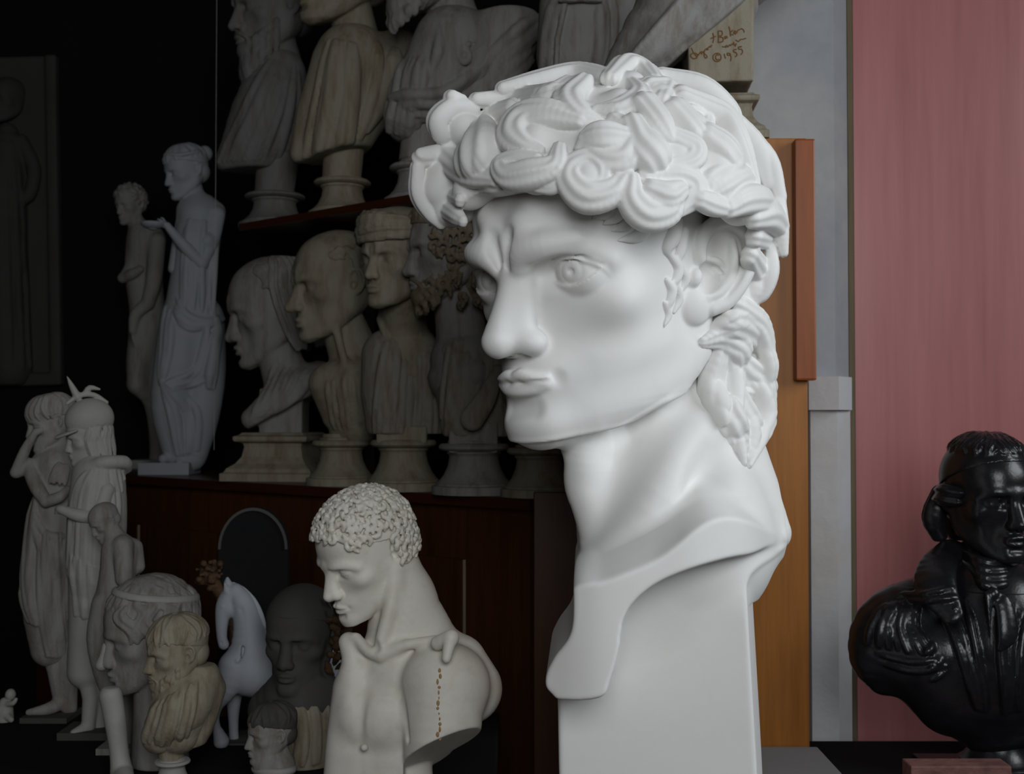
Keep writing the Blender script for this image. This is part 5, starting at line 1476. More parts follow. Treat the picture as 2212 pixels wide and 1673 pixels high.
    S.tube([L(262, 1180, -2), L(264, 1220, -3.5), L(265, 1252, -4)], (2.2, 2.0, 1.8), 0.6, n=3)
    S.plane(L(265, 1252, -4), (0, -0.2, -1)) if False else None
    S.tube([L(285, 1185, 2), L(292, 1225, 2)], (2.0, 1.8), 0.6)
    S.tube([L(228, 1310, -1), L(216, 1380, -1.4), L(222, 1450, -1), L(240, 1500, -0.6)], (3.2, 3.0, 2.2, 2.0), 0.8, n=3)
    S.tube([L(252, 1310, 1), L(262, 1400, 1), L(268, 1500, 1), L(270, 1625, 1)], (3.2, 2.9, 2.2, 1.5), 0.8, n=3)
    S.tube([L(240, 1500, -0.6), L(250, 1560, 0), L(256, 1625, 0)], (2.0, 1.7, 1.2), 0.6, n=3)
    hpush(S, L(222, 1128, 0), 78, -50, 30)
    head(S, detail=False); cap(S, 6.0, 0.3, 0.3)
    S.pop()
    st.put(S, 'figure', M_GREY)
    plinth(st, 4.2, 4.0, 1.4, M_GREY, x=L(262, 1640)[0])

def low_busts():
    # head with a hair band
    st = Stat('plaster_bust', 'grey plaster head of a youth with a hair band and a whiter nose', 'bust', table_pos(336, 1655))
    L = st.L
    S = st.grid(210, 1230, 440, 1660, -13, 13, 0.3)
    S.tube([L(335, 1420, 1), L(345, 1520, 1.5), L(345, 1640, 1)], (5.2, 5.6, 6.2), 1.0, n=3)
    hpush(S, L(322, 1368, 0), 230, -68, 12)
    head(S, nose=1.2, nose_w=1.1, detail=False, chin=1.15)
    S.pop()
    st.put(S, 'head_and_neck', M_GREY)
    H = st.grid(210, 1230, 440, 1500, -13, 13, 0.27)
    hpush(H, L(322, 1368, 0), 230, -68, 12)
    cap(H, 6.4, 0.3, 0.3); locks(H, range(-180, 180, 9), 86, 26, 0.8, 3, grow=0.35, wave=9); locks(H, [t for t in range(-180, 180, 10) if abs(t) > 40], 26, -22, 1.0, 5, grow=0.5, wave=9)
    H.pop()
    hr = st.put(H, 'wavy_hair', M_GREY)
    B = st.grid(210, 1230, 440, 1500, -13, 13, 0.25)
    hpush(B, L(322, 1368, 0), 230, -68, 12)
    B.tube([shell_pt(t, 30 + 22 * math.cos(math.radians(t)), 0.9) for t in range(-180, 181, 15)], 0.85, 0, n=2, cen=(0, 1, 3.8), flat=(1, 0.5))
    B.pop()
    st.put(B, 'hair_band', M_PALE, parent=hr)
    Nn = st.grid(205, 1370, 275, 1450, -13, 13, 0.22)
    hpush(Nn, L(322, 1368, 0), 230, -68, 12)
    Nn.tube([(0, -9.3, -0.4), (0, -10.1, -2.4), (0, -11.0, -4.1)], (0.85, 1.0, 1.3), 0, n=3)
    Nn.pop()
    st.put(Nn, 'repaired_nose', M_PALE, label='whiter plaster nose')

    # small bearded bust on a round foot
    st = Stat('plaster_bust', 'small greenish-grey bust of a bearded man in a cloak, beside the head with the band', 'bust', table_pos(372, 1700))
    L = st.L
    S = st.grid(290, 1320, 480, 1702, -10, 10, 0.25)
    S.tube([L(380, 1450, 0.5), L(388, 1500, 1)], (3.2, 4.0), 0.6)
    S.tube([L(395, 1520, 0), L(385, 1580, 0)], (6.5, 5.0), 1.5)
    S.tube([L(370, 1600, 0), L(370, 1640, 0)], (3.0, 2.6), 0.5)
    hpush(S, L(380, 1410, 0), 152, -60, 8)
    head(S, nose=1.2, detail=False, frown=0.8)
    S.pop()
    st.put(S, 'head_and_neck', M_CREAM)
    H = st.grid(290, 1320, 480, 1560, -10, 10, 0.22)
    hpush(H, L(380, 1410, 0), 152, -60, 8)
    cap(H, 6.0, 0.3, 0.4); locks(H, range(-180, 180, 16), 80, 2, 1.2, 3, grow=0.5)
    beard(H, 8.0, 1.1, 5)
    H.pop()
    st.put(H, 'hair_and_beard', M_CREAM)
    D = st.grid(285, 1440, 480, 1640, -10, 10, 0.25)
    D.tube([L(430, 1470, 2), L(390, 1530, -1), L(345, 1590, -1)], (4.6, 6.0, 4.0), 1.0, n=3)
    D.tube([L(455, 1490, 4), L(420, 1570, 2), L(400, 1610, 1)], (3.2, 4.0, 3.0), 1.5, n=3)
    folds(D, [L(338, 1520, -4), L(318, 1570, -4.4), L(308, 1600, -3.4)], [L(430, 1470, -3), L(420, 1540, -6), L(400, 1612, -4)], 7, 0.7, 0.3, seed=3, out=0.2)
    D.plane(L(360, 1622, 0), (0.1, 0, -1), k=0.4)
    st.put(D, 'cloak', M_CREAM)
    socle(st, M_PALE, 4.6, 6.6)

    # ankle and foot cast
    st = Stat('leg_cast', 'pale plaster cast of a lower leg and foot, below the head with the band', 'cast', table_pos(262, 1700))
    L = st.L
    S = st.grid(195, 1490, 320, 1705, -9, 7, 0.25)
    S.tube([L(238, 1505, 1), L(248, 1560, 1), L(256, 1620, 0.5), L(262, 1665, 0)], (2.5, 2.3, 2.0, 2.3), 0, n=4)
    S.tube([L(262, 1668, 1), L(268, 1682, -3), L(274, 1690, -6)], (2.3, 2.1, 1.5), 0.6, n=3)
    for i, x in enumerate((-2.2, -1.1, 0, 1.0, 2.0)):
        S.tube([L(272 + x * 9, 1690, -5.4 - 0.3 * x), L(274 + x * 10, 1696, -7.6 - 0.35 * x)], (0.75, 0.55 + 0.05 * x), 0.15)
    S.plane((0, 0, 0.1), (0, 0, -1))
    st.put(S, 'leg_and_foot', M_PALE)

    # horse
    st = Stat('horse_statuette', 'bluish-white plaster horse with raised foreleg and clipped mane', 'statue', table_pos(560, 1606))
    L = st.L
    S = st.grid(440, 1230, 760, 1635, -9, 12, 0.25)
    S.tube([L(640, 1470, 4), L(590, 1450, 2), L(540, 1445, 0), L(512, 1450, -0.5)], (6.4, 6.4, 6.0, 4.4), 0, n=4)        # barrel and chest
    S.tube([L(700, 1470, 7), L(640, 1480, 4)], (7.0, 6.6), 2.0)
    S.tube([L(545, 1425, 0), L(535, 1355, -0.2), L(522, 1308, -0.5), L(506, 1280, -0.8)], (5.0, 3.2, 2.6, 1.8), 1.0, n=4)   # neck
    S.tube([L(497, 1284, -0.8), L(484, 1310, -1.2), L(478, 1345, -1.6), L(478, 1378, -1.8), L(482, 1394, -1.8)], (1.9, 1.9, 1.4, 1.1, 1.15), 0.3, n=4)  # head
    S.ell(L(493, 1318, -1.6), (1.5, 1.3, 1.9), 0.5)
    S.ell(L(479, 1313, -2.9), (0.5, 0.35, 0.45), 0.15); S.ell(L(478, 1391, -2.9), (0.3, 0.3, 0.35), 0.15, mode='sub'); S.tube([L(484, 1398, -2.6), L(490, 1388, -2.4)], 0.12, 0.1, mode='sub')
    S.tube([L(488, 1280, -2.0), L(484, 1262, -2.4)], (0.8, 0.25), 0.25); S.tube([L(500, 1278, -0.6), L(491, 1266, -0.8), L(489, 1250, -0.8)], (0.9, 1.0, 0.3), 0.25, n=3)
    S.tube([L(502, 1440, -3), L(490, 1490, -4.0), L(470, 1520, -4.2)], (3.0, 2.2, 1.5), 1.0, n=3)      # raised foreleg
    S.tube([L(468, 1522, -4.2), L(464, 1555, -4.4), L(472, 1585, -4.0)], (1.3, 0.9, 0.85), 0.4, n=3)
    S.tube([L(472, 1585, -4.0), L(478, 1602, -3.8)], (1.2, 1.7), 0.4)
    S.tube([L(520, 1450, 2.5), L(506, 1500, 2.5), L(504, 1560, 2.2), L(506, 1612, 2.0)], (2.8, 1.8, 1.1, 1.0), 1.0, n=3)
    S.tube([L(506, 1612, 2.0), L(502, 1630, 1.6)], (1.1, 1.5), 0.3)
    for yy, dx in ((9, 0), (4, -25)):
        S.tube([L(705 + dx, 1490, yy), L(700 + dx, 1540, yy), L(722 + dx, 1570, yy + 0.5), L(712 + dx, 1615, yy)], (4.0, 2.4, 1.4, 1.0), 1.0, n=3)
        S.tube([L(712 + dx, 1615, yy), L(706 + dx, 1632, yy)], (1.1, 1.6), 0.3)
    S.tube([L(745, 1450, 10), L(758, 1500, 11), L(750, 1570, 11)], (1.5, 1.8, 0.8), 0.8, n=3)
    for f in np.linspace(0, 1, 6):   # neck and chest muscles
        S.tube([L(505 + 20 * f, 1390 + 12 * f, -3.6), L(498 + 26 * f, 1440 + 6 * f, -4.6)], 0.5, 0.5, mode='sub') if f > 0.9 else None
    S.tube([L(520, 1320, -3.4), L(528, 1380, -4.8), L(512, 1430, -5.2)], (0.3, 0.5, 0.3), 0.8, mode='sub', n=3)
    st.put(S, 'horse', M_BLUE)
    Mn = st.grid(470, 1250, 600, 1400, -4, 4, 0.2)
    Mn.tube([L(500, 1268, -0.2), L(522, 1282, -0.1), L(545, 1310, 0), L(560, 1350, 0.2), L(562, 1385, 0.4)], (0.8, 1.0, 1.1, 1.1, 0.7), 0, n=5, flat=(0.6, 1.2), nrm=(0.8, 0, 0.6))
    st.put(Mn, 'clipped_mane', M_BLUE)
    plinth(st, 12.5, 5.6, 0.45, M_DUSK, x=L(600, 1632)[0], y=3.5)

    # dark bust
    st = Stat('plaster_bust', 'very dark grey bust with a wreath behind the horse', 'bust', table_pos(652, 1645))
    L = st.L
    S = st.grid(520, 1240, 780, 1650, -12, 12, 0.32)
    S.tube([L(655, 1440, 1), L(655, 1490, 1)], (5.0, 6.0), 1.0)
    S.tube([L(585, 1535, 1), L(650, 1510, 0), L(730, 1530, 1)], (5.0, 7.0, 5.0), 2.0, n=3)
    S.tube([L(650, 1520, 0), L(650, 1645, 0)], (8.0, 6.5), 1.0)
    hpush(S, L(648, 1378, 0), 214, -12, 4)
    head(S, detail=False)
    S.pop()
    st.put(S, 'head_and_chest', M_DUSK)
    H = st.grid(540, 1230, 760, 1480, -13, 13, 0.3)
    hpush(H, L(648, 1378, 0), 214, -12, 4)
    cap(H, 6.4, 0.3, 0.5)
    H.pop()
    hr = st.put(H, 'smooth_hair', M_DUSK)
    W = st.grid(670, 1280, 780, 1480, -10, 12, 0.25)
    rr = random.Random(8)
    for i in range(26):
        f = i / 25
        c = L(712 + 22 * math.sin(f * 3.0) + rr.uniform(-6, 6), 1295 + f * 165, -2 + rr.uniform(-2, 3))
        a = rr.uniform(0, 3.1)
        W.tube([c, c + (1.6 * math.cos(a), -0.7, 1.6 * math.sin(a)), c + (2.8 * math.cos(a), -0.3, 2.8 * math.sin(a))], (0.3, 0.8, 0.15), 0.12, n=2, flat=(1, 0.5), nrm=(0, -1, 0))
    st.put(W, 'wreath', M_BROWN, label='brown leafy wreath')
    D = st.grid(540, 1510, 760, 1650, -13, 8, 0.28)
    D.tube([L(650, 1540, 0), L(655, 1645, 0)], (8.2, 8.2), 0)
    folds(D, [L(590, 1520, -4), L(600, 1580, -7), L(585, 1645, -5)], [L(725, 1520, -5), L(725, 1580, -7), L(735, 1645, -6)], 9, 0.7, 0.3, seed=5, out=0.2)
    st.put(D, 'mantle', M_CREAM, label='yellowish folded mantle')

    # small head of a youth on a round base
    st = Stat('plaster_bust', 'small dark-haired bust of a youth in profile at the bottom edge', 'bust', table_pos(592, 1705))
    L = st.L
    S = st.grid(505, 1500, 690, 1705, -9, 9, 0.24)
    S.tube([L(590, 1600, 0.5), L(592, 1650, 0.5)], (3.0, 3.4), 0.6)
    S.tube([L(592, 1660, 0), L(592, 1705, 0)], (4.6, 3.6), 0.8)
    hpush(S, L(586, 1584, 0), 122, -66, 6)
    head(S, nose=1.15, detail=False)
    S.pop()
    st.put(S, 'head_and_neck', M_GREY)
    H = st.grid(505, 1490, 690, 1680, -9, 9, 0.22)
    hpush(H, L(586, 1584, 0), 122, -66, 6)
    cap(H, 6.0, 0.3, 0.5); locks(H, range(-180, 180, 18), 80, 4, 1.2, 3, grow=0.5)
    H.pop()
    st.put(H, 'combed_hair', M_DUSK)
    R = st.grid(540, 1635, 650, 1690, -8, 8, 0.22)
    R.tube([L(592 + 42 * math.cos(a), 1662 + 8 * math.sin(a), -4.4 * math.sin(a)) for a in np.linspace(0, 2 * math.pi, 17)], 0.8, 0, n=2)
    st.put(R, 'rolled_collar', M_PALE)

    # rough brown clay lump and the dark arched slab
    st = Stat('clay_ornament', 'rough brown clay ornament just above the ears of the horse', 'ornament', table_pos(470, 1545))
    L = st.L
    S = st.grid(410, 1190, 540, 1545, -6, 6, 0.3)
    rr = random.Random(4)
    S.tube([L(485, 1545, 0), L(505, 1400, 0), L(480, 1300, 0), L(452, 1250, 0)], (3.2, 1.4, 1.2, 1.6), 0, n=3)
    for i in range(60):
        a = rr.uniform(0, 6.28); b = rr.uniform(0.2, 1.0)
        S.ell(L(450 + 30 * b * math.cos(a), 1240 + 34 * b * math.sin(a), rr.uniform(-2, 2)), (rr.uniform(0.4, 0.8),) * 3, 0.3)
    st.put(S, 'clay_body', M_BROWN)
    p = table_pos(545, 1540)
    t = thing('arched_slab', 'almost black round-topped slab standing behind the horse', 'slab', (p.x, p.y, Z_TABLE))
    _, pyb, d = to_px(p); u = d / FPX; hh = pyb - 1098; rx = 75
    pts = [(-rx, 0), (rx, 0)] + [(rx * math.cos(q), hh - 90 + 90 * math.sin(q)) for q in np.linspace(0, math.pi, 21)]
    V = [(x * u, y_, z * u) for y_ in (0.0, 0.03) for x, z in pts]
    n = len(pts)
    me = bpy.data.meshes.new('slab_body'); me.from_pydata(V, [], [tuple(range(n)), tuple(range(n, 2 * n))[::-1]] + [(i, i + n, (i + 1) % n + n, (i + 1) % n) for i in range(n)]); me.update()
    link_mesh('slab_body', me, MATS['M_TABLE'], t)
    V = [(x * u * f, y_, (z * u if z < 1 else (hh - 90 + (z - hh + 90) * f) * u)) for y_ in (-0.006, 0.002) for f in (0.93, 1.0) for x, z in pts[2:]]
    m = len(pts) - 2; Fc = []
    for i in range(m - 1):
        Fc += [(i, i + 1, m + i + 1, m + i), (m + i, m + i + 1, 3 * m + i + 1, 3 * m + i), (2 * m + i, i, i, i + 1)[:0] or (i + 1, i, 2 * m + i, 2 * m + i + 1)]
    me = bpy.data.meshes.new('raised_rim'); me.from_pydata(V, [], Fc); me.update()
    link_mesh('raised_rim', me, M_DUSK, t, label='dark grey raised rim')

    # tiny figure at the extreme left edge
    st = Stat('figurine', 'tiny pale figurine at the extreme left edge of the table', 'statue', table_pos(14, 1560))
    L = st.L
    S = st.grid(-30, 1470, 60, 1562, -5, 5, 0.18)
    S.tube([L(12, 1522, 0), L(10, 1556, 0)], (1.5, 1.9), 0.4); S.ell(L(22, 1502, -0.3), (1.1, 1.2, 1.3), 0.3)
    S.tube([L(14, 1522, -1), L(28, 1520, -1.8), L(34, 1512, -1.8)], (0.6, 0.55, 0.4), 0.2, n=2); S.tube([L(4, 1524, -0.6), L(-4, 1536, -1.4)], (0.6, 0.5), 0.2); S.tube([L(12, 1546, -1), L(24, 1556, -1.8)], (0.8, 0.6), 0.2)
    st.put(S, 'figure', M_PALE)

def right_bits():
    p = at(2075, 1655, 2.1)
    t = thing('storage_box', 'pinkish worn box in front of the black bust, at the lower right corner', 'box', (p.x, p.y, 0.72))
    z = at(2075, 1656, 2.1).z - 0.72
    x0 = at(1968, 1656, 2.1).x - p.x; x1 = at(2186, 1656, 2.1).x - p.x
    M_PINK = plaster('worn_pink_board', srgb(120, 84, 78), srgb(50, 30, 28), 0.9, scale=14, rough=0.7, bump=0.2)
    link_mesh('box_body', box_mesh('box_body', (x0, 0, 0), (x1, 0.05, z), 0.003), M_PINK, t)
    t = thing('side_table', 'dark table carrying the black bust at the right', 'table', (1.05, 2.32, 0))
    link_mesh('table_top', box_mesh('table_top', (-0.45, -0.16, Z_TABLE - 0.04), (0.55, 0.22, Z_TABLE), 0.003), MATS['M_TABLE'], t)
    for sx in (-0.41, 0.5):
        for sy in (-0.13, 0.18):
            link_mesh('leg', box_mesh('leg', (sx - 0.025, sy - 0.025, 0), (sx + 0.025, sy + 0.025, Z_TABLE - 0.04)), MATS['M_TABLE'], t)
    # low pale stand under the big head
    zb = MAIN_O.z - 36.3 * U
    t = thing('pale_stand', 'grey stand under the block of the big white head', 'stand', (MAIN_O.x + 0.06, MAIN_O.y, 0))
    link_mesh('stand_top', box_mesh('stand_top', (-0.02, -0.16, zb - 0.03), (0.36, 0.36, zb), 0.003), MATS['M_LIGHTTOP'], t)
    link_mesh('stand_body', box_mesh('stand_body', (0.0, -0.14, 0.0), (0.32, 0.32, zb - 0.03)), MATS['M_TABLE'], t)
# ------------------------------------------------------------------ room, furniture, light, camera
def structure(name, me, mat, loc=None):
    o = link_mesh(name, me, mat, None, loc); o['kind'] = 'structure'; return o

def prism(name, pts, z0, z1):
    """vertical prism over a plan outline"""
    n = len(pts)
    V = [(x, y, z0) for x, y in pts] + [(x, y, z1) for x, y in pts]
    F = [tuple(range(n))[::-1], tuple(range(n, 2 * n))] + [(i, (i + 1) % n, n + (i + 1) % n, n + i) for i in range(n)]
    me = bpy.data.meshes.new(name); me.from_pydata(V, [], F); me.update()
    import bmesh
    bm = bmesh.new(); bm.from_mesh(me); bmesh.ops.recalc_face_normals(bm, faces=bm.faces[:]); bm.to_mesh(me); bm.free()
    return me

def room():
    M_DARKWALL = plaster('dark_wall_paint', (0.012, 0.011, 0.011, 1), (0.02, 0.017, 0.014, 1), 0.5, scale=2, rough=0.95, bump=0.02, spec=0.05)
    M_WALL = plaster('worn_white_paint', (0.55, 0.56, 0.575, 1), (0.42, 0.34, 0.25, 1), 0.45, scale=4, rough=0.6, bump=0.12, bscale=25)
    M_PIER = plaster('grey_worn_paint', (0.29, 0.30, 0.325, 1), (0.48, 0.455, 0.42, 1), 0.9, scale=2.2, rough=0.6, bump=0.15, bscale=18)
    M_FLOOR = wood('dark_floor_boards', (0.03, 0.02, 0.012, 1), (0.06, 0.04, 0.025, 1), axis='Y')
    M_ORANGE = wood('orange_cabinet_wood', srgb(138, 84, 28), srgb(166, 106, 42), rough=0.4, scale=1.4)
    M_STILE = wood('red_brown_wood', srgb(118, 58, 20), srgb(146, 76, 28), rough=0.35, scale=1.6)
    M_DOOR = wood('dark_cabinet_wood', srgb(58, 32, 15), srgb(84, 48, 23), rough=0.4, scale=1.4)
    M_TOP = wood('dark_red_wood', srgb(52, 24, 13), srgb(70, 34, 18), rough=0.35, axis='X')
    M_PLY = wood('red_stained_plywood', srgb(156, 94, 93), srgb(186, 122, 122), rough=0.30, scale=0.7, contrast=(0.2, 0.8), spec=0.5)
    M_EDGE = wood('raw_plywood_edge', srgb(136, 124, 98), srgb(160, 148, 120), rough=0.7, scale=2)
    M_TABLE = plaster('dark_table_cloth', (0.012, 0.012, 0.013, 1), (0.02, 0.018, 0.016, 1), 0.5, scale=3, rough=0.95, bump=0.1, spec=0.08)
    M_LIGHTTOP = plaster('pale_table_top', (0.16, 0.16, 0.165, 1), (0.2, 0.19, 0.18, 1), 0.4, scale=4, rough=0.6, bump=0.05)

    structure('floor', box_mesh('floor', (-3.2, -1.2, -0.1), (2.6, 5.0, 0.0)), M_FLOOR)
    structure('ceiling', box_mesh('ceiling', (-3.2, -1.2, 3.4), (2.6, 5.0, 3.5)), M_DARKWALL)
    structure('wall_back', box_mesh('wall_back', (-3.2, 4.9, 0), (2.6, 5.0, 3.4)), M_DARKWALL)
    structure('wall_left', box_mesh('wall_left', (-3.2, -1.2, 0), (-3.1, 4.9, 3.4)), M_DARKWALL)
    # right wall with a window opening
    import bmesh
    wy0, wy1, wz0, wz1 = 0.15, 1.85, 1.75, 3.15
    bm = bmesh.new()
    def bx(lo, hi):
        r = bmesh.ops.create_cube(bm, size=1.0)
        for v in r['verts']:
            for i in range(3):
                v.co[i] = (lo[i] + hi[i]) / 2 + v.co[i] * (hi[i] - lo[i])
    for lo, hi in [((2.1, -1.2, 0), (2.25, wy0, 3.4)), ((2.1, wy1, 0), (2.25, 3.2, 3.4)), ((2.1, wy0, 0), (2.25, wy1, wz0)), ((2.1, wy0, wz1), (2.25, wy1, 3.4))]:
        bx(lo, hi)
    me = bpy.data.meshes.new('wall_right'); bm.to_mesh(me); bm.free()
    structure('wall_right', me, M_DARKWALL)
    bm = bmesh.new()
    for lo, hi in [((2.12, wy0, wz0), (2.2, wy0 + 0.05, wz1)), ((2.12, wy1 - 0.05, wz0), (2.2, wy1, wz1)), ((2.12, wy0, wz0), (2.2, wy1, wz0 + 0.05)), ((2.12, wy0, wz1 - 0.05), (2.2, wy1, wz1)),
                   ((2.14, (wy0 + wy1) / 2 - 0.02, wz0), (2.18, (wy0 + wy1) / 2 + 0.02, wz1))]:
        bx(lo, hi)
    me = bpy.data.meshes.new('window_1'); bm.to_mesh(me); bm.free()
    structure('window_1', me, M_WALL)

    bm = bmesh.new()
    for lo, hi in [((-3.2, -1.35, 0), (-0.65, -1.2, 3.4)), ((1.25, -1.35, 0), (2.25, -1.2, 3.4)), ((-0.65, -1.35, 0), (1.25, -1.2, 1.55)), ((-0.65, -1.35, 3.05), (1.25, -1.2, 3.4))]:  # opening behind the camera is added for the fill lamp
        bx(lo, hi)
    me = bpy.data.meshes.new('wall_front'); bm.to_mesh(me); bm.free()
    structure('wall_front', me, M_DARKWALL)
    bm = bmesh.new()
    for lo, hi in [((-0.65, -1.3, 1.55), (-0.59, -1.22, 3.05)), ((1.19, -1.3, 1.55), (1.25, -1.22, 3.05)), ((-0.65, -1.3, 1.55), (1.25, -1.22, 1.61)), ((-0.65, -1.3, 2.99), (1.25, -1.22, 3.05)), ((0.28, -1.28, 1.55), (0.32, -1.24, 3.05))]:
        bx(lo, hi)
    me = bpy.data.meshes.new('added_window'); bm.to_mesh(me); bm.free()
    structure('added_window', me, M_WALL)  # made-up frame around the added fill lamp
    # white painted pier behind the cabinet: flat face, chamfered corner
    a = at(1545, 900, 2.78); b = at(1806, 900, 2.78); c = at(1834, 900, 2.83)
    structure('wall_right_pier', prism('wall_right_pier', [(a.x, a.y), (b.x, b.y), (c.x, c.y), (c.x, 3.3), (a.x, 3.3)], 0, 3.4), M_PIER)
    bpy.data.objects['wall_right_pier'].name = 'wall_pier'
    # capped post in front of it
    a = at(1750, 815, 2.74); b = at(1808, 815, 2.72); c = at(1836, 815, 2.78)
    zt = at(1790, 818, 2.72).z
    structure('trim_1', prism('trim_1', [(a.x, a.y), (b.x, b.y), (c.x, c.y), (c.x, 2.86), (a.x, 2.86)], 0, zt), M_WALL)
    a2 = at(1747, 815, 2.725); b2 = at(1812, 815, 2.695); c2 = at(1840, 815, 2.765)
    structure('trim_2', prism('trim_2', [(a2.x, a2.y), (b2.x, b2.y), (c2.x, c2.y), (c2.x, 2.86), (a2.x, 2.86)], at(1790, 886, 2.7).z, zt + 0.004), M_WALL)
    # red plywood sheet leaning at the right, with its raw edge towards the pier
    t = thing('plywood_panel', 'tall red-stained plywood sheet standing behind the black bust', 'panel', (at(1848, 900, 2.85).x, at(1848, 900, 2.85).y, 0.0))
    x0 = t.location.x; y0 = t.location.y
    link_mesh('sheet', prism('sheet', [(0, 0), (0.95, -0.06), (0.952, -0.035), (0.002, 0.025)], 0.0, 3.3), M_PLY, t)
    e = at(1835.5, 900, 2.862)
    link_mesh('raw_edge', prism('raw_edge', [(e.x - x0, e.y - y0), (-0.001, 0.0), (-0.001, 0.026), (e.x - x0 + 0.004, e.y - y0 + 0.03)], 0.0, 3.3), M_EDGE, t, label='pale unpainted plywood edge')

    # tall cabinet at the right
    t = thing('tall_cabinet', 'tall orange-brown wooden cabinet right behind the big white head', 'cabinet', (at(1560, 900, 2.42).x, 2.43, 0.0))
    tx = t.location.x
    xa, xb, xc = at(1400, 900, 2.43).x - tx, at(1722, 900, 2.43).x - tx, at(1745, 900, 2.43).x - tx
    link_mesh('carcass', box_mesh('carcass', (xa, 0.0, 0), (xc, 0.28, Z_UP - 0.004), 0.002), M_ORANGE, t)
    s0, s1 = at(1721, 900, 2.40).x - tx, at(1765, 900, 2.40).x - tx
    link_mesh('corner_board', box_mesh('corner_board', (s0, -0.03, at(1740, 822, 2.40).z), (s1, -0.001, at(1740, 296, 2.40).z), 0.004), M_STILE, t, label='darker reddish corner board')
    # end board of the low cabinet
    a = at(1153, 900, 2.72); b = at(1392, 900, 2.72)
    t = thing('wooden_board', 'upright brown board at the end of the low cabinet, behind the white neck', 'board', (a.x, a.y, 0))
    link_mesh('board_face', box_mesh('board_face', (0, 0, 0), (b.x - a.x, 0.03, at(1180, 1064, 2.72).z), 0.002), M_DOOR, t)

    # low cabinet carrying the lower row (its own axes: x along the shelf, y into it)
    t = thing('low_cabinet', 'long low dark wood cabinet under the lower row of busts', 'cabinet', sh(0.0, 0.0, 0), (0, 0, SH_ROT))
    link_mesh('carcass', box_mesh('carcass', (-2.36, 0.03, 0.0), (-0.035, 0.44, Z_LOW - 0.028), 0.002), M_DOOR, t)
    link_mesh('worktop', box_mesh('worktop', (-2.4, 0.0, Z_LOW - 0.028), (-0.012, 0.445, Z_LOW), 0.003), M_TOP, t, label='dark red cabinet top')
    for x0_, x1_ in ((-0.50, -0.235), (-1.0, -0.54), (-1.62, -1.04), (-2.3, -1.68)):
        d = link_mesh('door', box_mesh('door', (x0_, 0.012, 0.05), (x1_, 0.028, Z_LOW - 0.16), 0.003), M_DOOR, t)
        link_mesh('door_edge', box_mesh('door_edge', (x1_ + 0.001, 0.014, 0.05), (x1_ + 0.005, 0.02, Z_LOW - 0.16)), M_EDGE, d, label='pale worn edge of the door')
    # upper shelf
    t = thing('upper_shelf', 'dark wooden shelf board carrying the upper row of busts', 'shelf', sh(0.0, 0.0, 0), (0, 0, SH_ROT))
    link_mesh('shelf_board', box_mesh('shelf_board', (-1.13, 0.0, Z_UP - 0.022), (-0.0, 0.34, Z_UP), 0.003), M_TOP, t)
    link_mesh('upright', box_mesh('upright', (-1.5, 0.385, 0.0), (-1.46, 0.44, Z_UP - 0.022)), M_TOP, t) if False else None
    False and link_mesh('back_board', box_mesh('back_board', (-1.5, 0.45, 0.0), (-0.02, 0.47, 3.2)), M_DARKWALL, t, label='black board closing the shelf behind')
    False and link_mesh('shelf_bracket', box_mesh('shelf_bracket', (-1.5, 0.36, Z_UP - 0.09), (-0.02, 0.45, Z_UP - 0.022)), M_TOP, t)

    for s_ in (1.09, 0.32):
        q = sh(s_, 0.385, 0)
        t = thing('shelf_post', 'dark wooden post holding up the upper shelf, %s' % ('at its far left end' if s_ > 1 else 'behind the turbaned bust'), 'post', (q.x, q.y, 0), (0, 0, SH_ROT))
        link_mesh('post_body', box_mesh('post_body', (-0.02, 0.065, 0), (0.02, 0.105, Z_UP + 0.1)), M_TOP, t)
        link_mesh('cleat', box_mesh('cleat', (-0.015, -0.04, Z_UP - 0.06), (0.015, 0.065, Z_UP - 0.0225)), M_TOP, t)
    # table for the statuettes on the left, and the stand of the big head
    t = thing('long_table', 'low dark cloth-covered table under the statuettes at lower left', 'table', (-0.75, 2.25, 0))
    link_mesh('table_top', box_mesh('table_top', (-0.85, -0.5, Z_TABLE - 0.04), (0.72, 0.535, Z_TABLE), 0.004), M_TABLE, t)
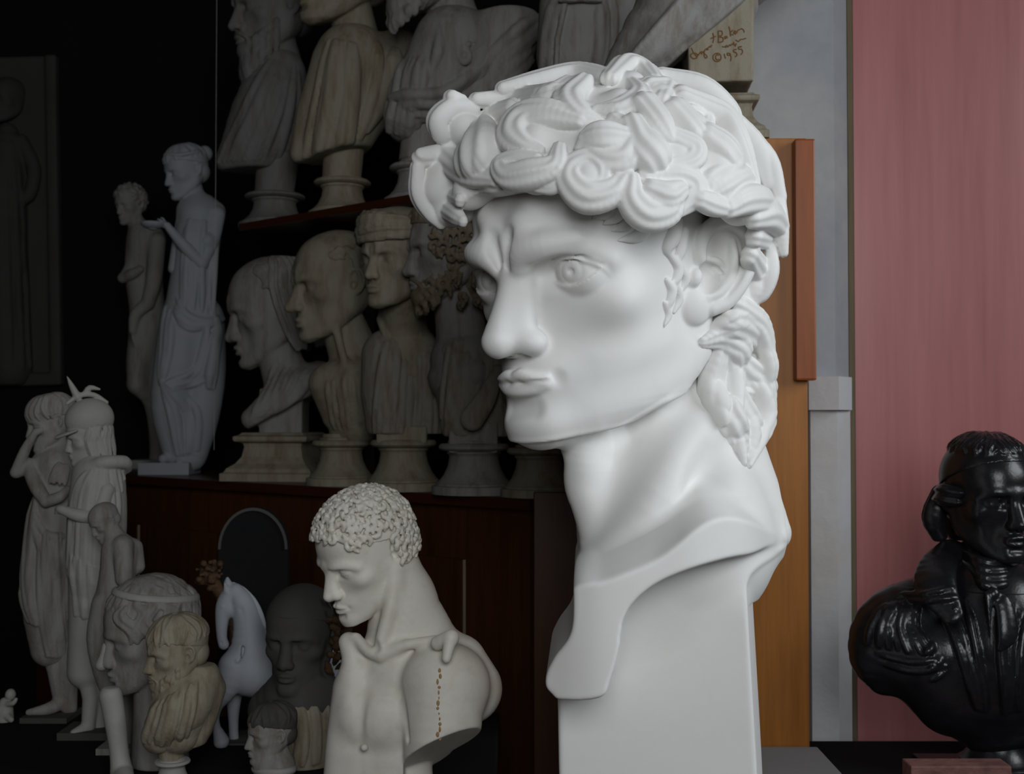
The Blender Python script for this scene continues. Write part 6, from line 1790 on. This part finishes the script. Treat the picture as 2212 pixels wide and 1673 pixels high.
    for sx in (-0.8, 0.67):
        for sy in (-0.45, 0.48):
            link_mesh('leg', box_mesh('leg', (sx - 0.03, sy - 0.03, 0), (sx + 0.03, sy + 0.03, Z_TABLE - 0.04)), M_TABLE, t)
    return dict(M_TABLE=M_TABLE, M_LIGHTTOP=M_LIGHTTOP, M_DARKWALL=M_DARKWALL)

def lights_and_camera():
    cam = bpy.data.cameras.new('camera'); co = bpy.data.objects.new('camera', cam); COL.objects.link(co)
    co.location = CAM; co.rotation_euler = (math.radians(90) + PITCH, 0, 0)
    cam.sensor_width = 36
    ZX, ZY, ZZ = 1106,836.5,1
    cam.lens = FPX / 2212 * 36 * ZZ
    cam.shift_x = (ZX - 1106) / 2212 * ZZ; cam.shift_y = (836.5 - ZY) / 2212 * ZZ
    cam.clip_start = 0.05
    cam.dof.use_dof = True; cam.dof.focus_distance = 1.78; cam.dof.aperture_fstop = 8.0 * ZZ
    SC.camera = co
    vs = SC.view_settings
    vs.view_transform = 'Standard'; vs.look = 'None'; vs.gamma = 1.0; vs.exposure = 0.32
    def area(name, loc, target, sx, sy, energy, color, spread=180):
        l = bpy.data.lights.new(name, 'AREA'); l.shape = 'RECTANGLE'; l.size = sx; l.size_y = sy; l.energy = energy; l.color = color; l.spread = math.radians(spread)
        o = bpy.data.objects.new(name, l); COL.objects.link(o); o.location = loc
        o.rotation_euler = (Vector(target) - Vector(loc)).to_track_quat('-Z', 'Y').to_euler()
        return o
    area('window_daylight', (2.7, 0.95, 2.75), (0.35, 1.8, 1.5), 1.7, 1.7, 50, (0.90, 0.96, 1.0), 180)
    area('added_front_fill', (0.3, -1.15, 2.3), (0.1, 2.2, 1.4), 1.6, 1.4, 34.0, (0.965, 0.985, 1.0))  # added fill lamp behind the camera, no known window there
    w = bpy.data.worlds.new('dim_room'); SC.world = w; w.use_nodes = True
    w.node_tree.nodes['Background'].inputs[0].default_value = (0.9, 0.95, 1.0, 1)
    w.node_tree.nodes['Background'].inputs[1].default_value = 0.02
MATS = room()
build_main()
lower_row()
upper_row()
short_curl_bust()
black_bust()
cup_bearer()
relief()
low_statuettes()
low_busts()
right_bits()
lights_and_camera()
